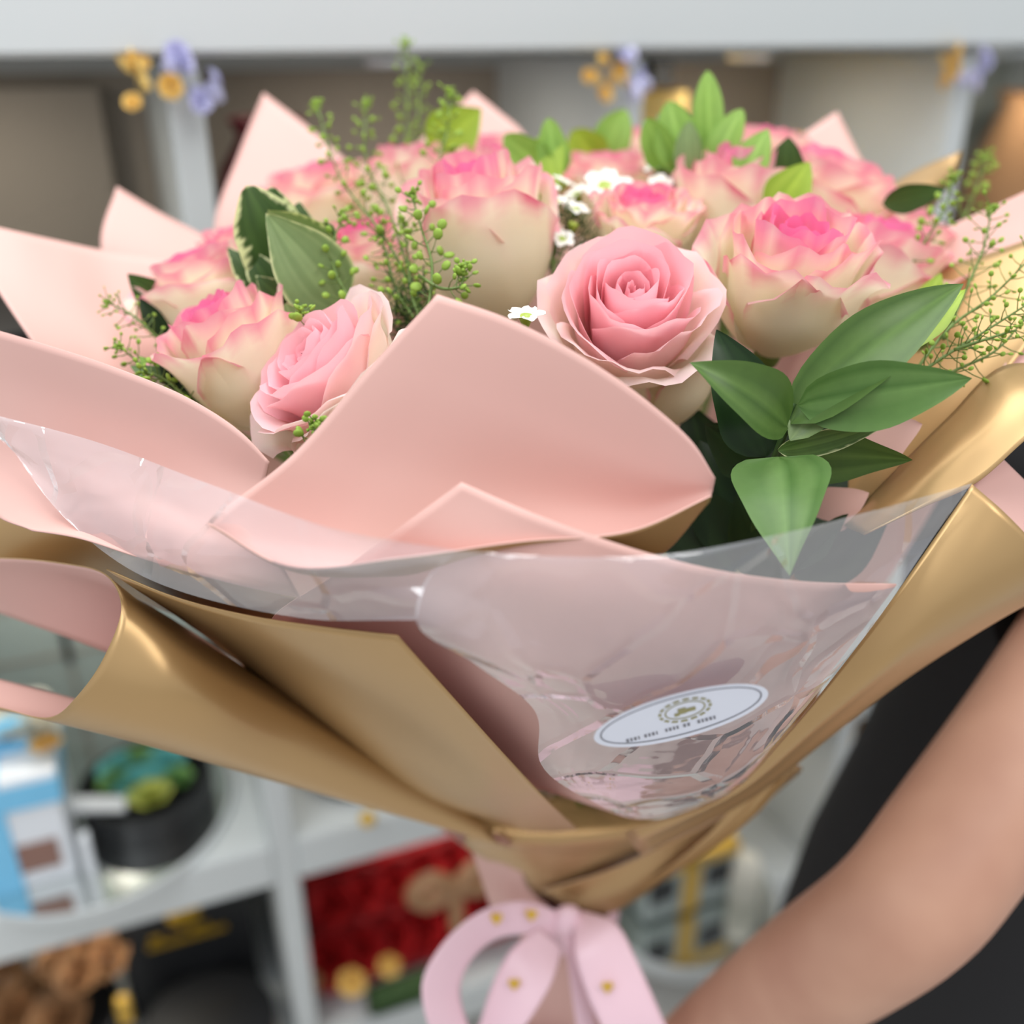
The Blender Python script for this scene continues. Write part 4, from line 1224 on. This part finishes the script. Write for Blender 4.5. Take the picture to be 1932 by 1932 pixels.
# lower left: black boxes with brown roses
z0 = .1405
cD = S(-.50, .215, 0); cD[2] = z0
e = empty('black_gift_box', cD); tag(e, 'square black gift box with a gold emblem on the lower shelf', 'box')
child(MB().box(cD + [0, 0, .12], (.20, .16, .24), bx_, .004).obj('box_body', M['black'], smooth=False), e)
em = MB(); em.ball(cD - EY * .081 + np.array([0, 0, .205]) , .026, 14, 8, (1, .15, 1), bx_)
child(em.obj('emblem', M['gold']), e)
for (a, b, wd) in ((0, .155, .12), (.02, .17, .03), (-.045, .17, .02)):
    child(MB().box(cD - EY * .082 + EX * a + np.array([0, 0, b]), (wd, .003, .009), bx_).obj('lettering', M['gold'], smooth=False), e)
cE = S(-.49, .03, z0)
hatbox('round black box with brown band below the gold emblem box', cE, .10, .075, .03)
e = MB().lathe([(.1008, .05), (.1008, .062)], 40, cE).obj('brown_ribbon', M['tan']); tag(e, 'brown ribbon round the lowest black box', 'ribbon')
e = MB().box(G(235, 1905, .27), (.02, .02, .05), bx_, .004).obj('gold_clasp', M['gold_satin'], smooth=False); tag(e, 'small gold clasp above the round black box', 'clasp')
cF = S(-.715, .11, z0)
hatbox('black round box holding brown roses at the bottom left corner', cF, .105, .10, opened=True)
for kb, (x, y, r) in enumerate(((60, 1888, .042), (20, 1925, .04), (115, 1925, .04), (165, 1800, .036), (120, 1806, .034), (10, 1850, .034), (205, 1808, .03), (150, 1838, .03))):
    head('brown_rose', 'brown_petal', G(x, y, z0 + (.10 if y > 1840 else .16)), r, 'coffee brown rose at the bottom left, ' + ('largest and nearest', 'touching the left edge', 'lower right of the nearest', 'upper middle under the shelf', 'upper left under the shelf', 'above the one at the left edge', 'upper right beside the emblem box', 'between the upper and nearest roses')[kb], 'rose', 'coffee brown roses at the bottom left', tilt=(0, -.5, 1))
# red roses compartment
cR = S(-.10, .20, 0); cR[2] = z0
e = empty('red_flower_box', cR); tag(e, 'red flower box filled with red roses in the lower compartment', 'box')
child(MB().box(cR + [0, 0, .025], (.42, .26, .05), bx_, .004).obj('box_body', M['red_card'], smooth=False), e)
rng = np.random.RandomState(4)
for r_ in range(4):
    for k in range(8):
        p = cR + EX * (-.19 + .054 * k + .02 * (r_ % 2)) + EY * (-.11 + .05 * r_) + np.array([0, 0, .06 + .065 * r_])
        head('red_rose', 'red', p, .038 * rng.uniform(.9, 1.1), 'deep red rose in the red flower box, %s row, %s from the left post' % (('front', 'second', 'third', 'back')[r_], ORD[k]), 'rose', 'red roses in the lower compartment', tilt=(rng.uniform(-.2, .2), -.7, .8))
for (x, y, r, m_, nm) in ((735, 1820, .016, 'amber_flower', 'amber'), (590, 1850, .016, 'brown_petal', 'tan'), (665, 1850, .02, 'amber_flower', 'amber')):
    head(nm + '_ornament', m_, G(x, y, z0 + .09) , r, 'small %s ornament in front of the red box near x-slanted post' % nm if False else ('round %s ornament before the red box, %s' % (nm, {735: 'nearest the bow', 590: 'beside the white post', 665: 'between the other two'}[x])), 'ornament', None, tilt=(0, -1, .6))
pR = G(860, 1700, z0 + .2)
e = empty('satin_bow', pR); tag(e, 'tan satin bow on the red roses behind the bouquet neck', 'bow')
for sg in (-1, 1):
    child(MB().tube(spline([pR + EX * sg * a + np.array([0, 0, b]) for a, b in ((0, .03), (.04, .06), (.07, .045), (.05, .015), (.005, .025))], 4), .014, 8).obj('loop', M['tan']), e)
child(MB().tube([pR + [0, 0, .03], pR + [0, 0, -.05], pR + EX * .01 + [0, 0, -.1]], .012, 8).obj('tail', M['tan']), e)
e = MB().box(G(760, 1870, z0 + .03), (.12, .03, .05), bx_, .01).obj('moss_block', M['stem_dark']); tag(e, 'dark green moss block before the red flower box', 'moss')
# right: tray with gold ribboned box
cT = S(.345, .02, z0 + .001)
tray('round mirror tray with white rim at the lower right', cT, .17, .03)
cg = S(.335, .045, z0 + .02)
e = empty('gold_ribbon_box', cg); tag(e, 'pale box crossed by a gold satin ribbon on the right tray', 'gift box')
child(MB().box(cg + [0, 0, .07], (.18, .12, .12), bx_, .003).obj('box_body', M['glass_grey'], smooth=False), e)
for a in (-.058, .055):
    child(MB().box(cg - EY * .061 + EX * a + [0, 0, .075], (.05, .003, .05), bx_).obj('window', M['black'], smooth=False), e)
child(MB().box(cg + [0, 0, .0715], (.034, .127, .125), bx_, .001).obj('ribbon', M['gold_satin'], smooth=False), e)
child(MB().box(cg + [0, 0, .124], (.187, .127, .024), bx_, .001).obj('ribbon', M['gold_satin'], smooth=False), e)
for sg in (-1, 1):
    child(MB().tube(spline([cg + EX * sg * a + np.array([0, 0, .136 + b]) for a, b in ((0, 0), (.03, .03), (.07, .028), (.06, .004), (.01, 0))], 4), .013, 8).obj('bow_loop', M['gold_satin']), e)
pw = G(1400, 1690, z0 + .02)
e = MB().lathe([(0, 0), (.028, 0), (.03, .06), (.024, .09), (0, .095)], 24, pw).obj('white_jar', M['cream_flower']); tag(e, 'small white jar at the right end of the gold ribboned box', 'jar')
# far right compartment
e = hatbox('black round box on the lower shelf behind the dress', S(.95, .25, z0), .12, .25)
e = empty('gold_vase', S(.74, .05, z0)); tag(e, 'pale gold vase standing between the white post and the black dress', 'vase')
child(MB().lathe([(0, 0), (.05, 0), (.06, .1), (.075, .2), (.05, .26), (.055, .28)], 32, S(.74, .05, z0)).obj('vase_body', M['gold_satin']), e)
# upper row: black hat box, taupe board, maroon vase, ornaments
zu = 1.0755
c_ = S(-.60, .16, zu)
hatbox('large black round box in the upper left compartment', c_, .17, .24, .05)
e = MB().box(S(-.55, .365, zu + .23), (.26, .03, .44), bx_).obj('leaning_board', M['taupe'], smooth=False); tag(e, 'dark taupe board behind the black box in the upper left compartment', 'board')
e = empty('maroon_vase', S(-.24, .2, zu)); tag(e, 'dark maroon vase behind the tall pink paper point', 'vase')
child(MB().lathe([(0, 0), (.06, 0), (.085, .12), (.09, .25), (.06, .36), (.035, .40), (.045, .42)], 36, S(-.24, .2, zu)).obj('vase_body', M['maroon']), e)
e = empty('amber_lampshade', S(.26, .2, zu)); tag(e, 'amber gold fabric lampshade behind the upright green leaves', 'lampshade')
child(MB().lathe([(.085, .14), (.07, .44)], 40, S(.26, .2, zu)).obj('shade', M['amber_flower']), e)
child(MB().lathe([(0, 0), (.05, 0), (.05, .01), (.008, .02), (.008, .30)], 24, S(.26, .2, zu)).obj('base', M['gold_satin']), e)
e = MB().box(S(.345, .3, zu + .24), (.03, .05, .47), bx_).obj('black_pillar', M['black'], smooth=False); tag(e, 'narrow black pillar beside the amber lampshade', 'pillar')
e = empty('tan_vase', S(1.02, .2, zu)); tag(e, 'tan vase in the upper right compartment beyond the white post', 'vase')
child(MB().lathe([(0, 0), (.07, 0), (.10, .15), (.11, .28), (.07, .40), (.08, .42)], 36, S(1.02, .2, zu)).obj('vase_body', M['tan']), e)
def corner_garland(label, px, py, seed):
    rng = np.random.RandomState(seed)
    dd = 0
    r = FWD + RIGHT * (px - 966) / FPX + UP * (966 - py) / FPX
    nrm = EY
    t = ((O0 - ORG) @ nrm - .02) / (r @ nrm)
    p0 = ORG + r * t
    e = empty('blossom_garland', p0); tag(e, label, 'garland', 'blossom garlands on the shelf posts')
    for k in range(16):
        am = k < 8
        q = p0 + EX * ((-.03 if am else .010) + rng.uniform(-.022, .022)) + np.array([0, 0, rng.uniform(-.035, .012)]) - EY * rng.uniform(0, .015)
        o = bpy.data.objects.new('blossom', RH['amber_flower' if am else 'lilac_flower']); COL.objects.link(o)
        s_ = rng.uniform(.007, .011); o.scale = (s_,) * 3
        o.location = q; o.rotation_euler = (1.2 + rng.uniform(-.4, .4), rng.uniform(-.4, .4), rng.uniform(0, 3))
        child(o, e)
corner_garland('amber and lilac blossom garland on the left shelf post', 335, 118, 1)
corner_garland('amber and lilac blossom garland on the middle shelf post', 1185, 115, 2)
corner_garland('amber and lilac blossom garland on the right shelf post', 1825, 108, 3)
p_ = S(.42, .12, zu)
e = empty('lilac_bouquet', p_); tag(e, 'blurred lilac and amber dried bouquet behind the back right roses', 'bouquet')
rng = np.random.RandomState(9)
for k in range(40):
    q = p_ + EX * rng.uniform(-.09, .09) + EY * rng.uniform(-.05, .05) + np.array([0, 0, .27 + rng.uniform(0, .1)])
    o = bpy.data.objects.new('blossom', RH['amber_flower' if q[2] > zu + .325 else 'lilac_flower']); COL.objects.link(o)
    s_ = rng.uniform(.012, .018); o.scale = (s_,) * 3; o.location = q; child(o, e)
child(MB().lathe([(0, 0), (.05, 0), (.06, .2), (.08, .27)], 24, p_).obj('vase', M['white_paint']), e)

# ------------------------------------------------------------------ person holding the bouquet
def skin_body(name, nodes, edges, mat, root, sub=2):
    me = bpy.data.meshes.new(name)
    keys = list(nodes)
    me.from_pydata([tuple(map(float, nodes[k][0])) for k in keys], [(keys.index(a), keys.index(b)) for a, b in edges], [])
    o = bpy.data.objects.new(name, me); COL.objects.link(o)
    o.modifiers.new('skin', 'SKIN')
    sv = me.skin_vertices[0].data
    for i, k in enumerate(keys):
        r = nodes[k][1]
        sv[i].radius = r if isinstance(r, tuple) else (r, r)
        sv[i].use_root = (k == root)
    s = o.modifiers.new('sub', 'SUBSURF'); s.levels = sub; s.render_levels = sub
    o.modifiers['skin'].use_smooth_shade = True
    me.materials.append(mat)
    return o
V3 = lambda x, y, z: np.array([x, y, z], float)
CX, CY = .545, .80
sh_r = V3(.45, .63, 1.215)
el = P(1715, 1715, .655)
grip = np.array(TIE) + np.array([0.0, 0.0, -.155])
wr = grip + V3(.072, -.035, -.03)
n = {}
n['pelvis'] = (V3(CX, CY, .86), .12)
n['waist'] = (V3(CX, CY, 1.02), .105)
n['chest'] = (V3(CX, CY, 1.18), .115)
n['neck0'] = (V3(CX, CY, 1.31), .055)
n['neck1'] = (V3(CX, CY - .01, 1.37), .05)
n['head0'] = (V3(CX, CY - .03, 1.43), .07)
n['head1'] = (V3(CX, CY - .02, 1.50), .085)
n['head2'] = (V3(CX, CY - .01, 1.56), .07)
n['sh'] = (sh_r, .062)
n['ua'] = (sh_r * .5 + el * .5, .053)
n['el0'] = (sh_r * .15 + el * .85, .053)
n['el'] = (el, .050)
n['fa'] = (el * .72 + wr * .28, .049)
n['fa2'] = (el * .38 + wr * .62, .041)
n['wr'] = (wr, (.028, .024))
pm = grip + V3(.048, -.038, 0)
n['palm'] = (pm, (.034, .02))
edges = [('pelvis', 'waist'), ('waist', 'chest'), ('chest', 'neck0'), ('neck0', 'neck1'), ('neck1', 'head0'), ('head0', 'head1'), ('head1', 'head2'),
         ('chest', 'sh'), ('sh', 'ua'), ('ua', 'el0'), ('el0', 'el'), ('el', 'fa'), ('fa', 'fa2'), ('fa2', 'wr'), ('wr', 'palm')]
for k in range(4):
    zz = .033 - .022 * k
    R_ = .060
    ln = (.95, 1.08, 1.0, .8)[k]
    prev = 'palm'
    for j, a in enumerate((-40, -85, -130, -170)):
        a2 = math.radians(-40 + (a + 40) * ln)
        key = 'f%d%d' % (k, j)
        n[key] = (V3(grip[0] + R_ * math.cos(a2), grip[1] + R_ * math.sin(a2), grip[2] + zz), .0095 - .0008 * j)
        edges.append((prev, key)); prev = key
prev = 'palm'
for j, (a, zz) in enumerate(((-10, .045), (35, .055), (75, .05))):
    key = 't%d' % j
    n[key] = (V3(grip[0] + .060 * math.cos(math.radians(a)), grip[1] + .060 * math.sin(math.radians(a)), grip[2] + zz), .0115 - .001 * j)
    edges.append((prev, key)); prev = key
# other arm hangs behind
sl = V3(.70, .84, 1.26)
n['shl'] = (sl, .058); n['ell'] = (V3(.78, .86, 1.0), .045); n['wrl'] = (V3(.74, .72, .80), .028); n['hl'] = (V3(.71, .66, .76), (.03, .018))
edges += [('chest', 'shl'), ('shl', 'ell'), ('ell', 'wrl'), ('wrl', 'hl')]
for s_ in (-1, 1):
    n['hip%d' % s_] = (V3(CX + .09 * s_, CY, .78), .09); n['kn%d' % s_] = (V3(CX + .10 * s_, CY - .01, .44), .06)
    n['an%d' % s_] = (V3(CX + .10 * s_, CY + .01, .09), .04); n['to%d' % s_] = (V3(CX + .11 * s_, CY - .13, .035), .032)
    edges += [('pelvis', 'hip%d' % s_), ('hip%d' % s_, 'kn%d' % s_), ('kn%d' % s_, 'an%d' % s_), ('an%d' % s_, 'to%d' % s_)]
pe = empty('person', (CX, CY, 0)); tag(pe, 'person in a black dress with a bare forearm reaching to hold the bouquet', 'person')
child(skin_body('body', n, edges, M['skin'], 'pelvis'), pe)
# black dress
mb = MB()
prof = [(.10, 1.335, .06), (.165, 1.315, .085), (.195, 1.27, .115), (.19, 1.20, .13), (.178, 1.10, .125), (.175, 1.02, .125), (.195, .92, .145), (.225, .80, .165), (.25, .60, .19), (.28, .35, .22), (.31, .10, .25)]
vs = []; fs = []; NN = 56
for (rx, z, ry) in prof:
    for k in range(NN):
        th = 2 * math.pi * k / NN
        fl = 1 + (.05 * math.sin(th * 9) * np.clip((1.0 - z) / .9, 0, 1))
        vs.append((CX + rx * fl * math.cos(th), CY + ry * fl * math.sin(th), z))
fs = [(i * NN + k, (i + 1) * NN + k, (i + 1) * NN + (k + 1) % NN, i * NN + (k + 1) % NN) for i in range(len(prof) - 1) for k in range(NN)]
dr_ = mesh_obj('dress', vs, fs, M['black_cloth'])
child(dr_, pe)
mid = sh_r * .8 + el * .2
child(MB().tube(spline([V3(.50, .72, 1.27), sh_r + V3(.01, .01, .0), mid], 5), [.085, .082, .08, .078, .076, .075, .075, .074, .073, .072, .072], 20, False).obj('sleeve', M['black_cloth']), pe)
child(MB().tube(spline([V3(.62, .82, 1.27), sl, V3(.75, .85, 1.12)], 5), .07, 20, False).obj('sleeve', M['black_cloth']), pe)
hm = MB(); hm.ball((CX, CY + .012, 1.52), .105, 20, 14, (.95, 1.0, 1.15)); hm.ball((CX, CY + .06, 1.42), .075, 16, 10, (1.0, .6, 1.6))
child(hm.obj('hair', M['hair']), pe)
for s_ in (-1, 1):
    child(MB().ball((CX + .03 * s_, CY - .105, 1.50), .011, 10, 6).obj('eye', M['white_card']), pe)
child(MB().ball((CX, CY - .118, 1.465), .016, 10, 6, (.8, 1, 1.3)).obj('nose', M['skin']), pe)
child(MB().ball((CX, CY - .105, 1.43), .018, 10, 6, (1.3, .5, .45)).obj('mouth', M['maroon']), pe)
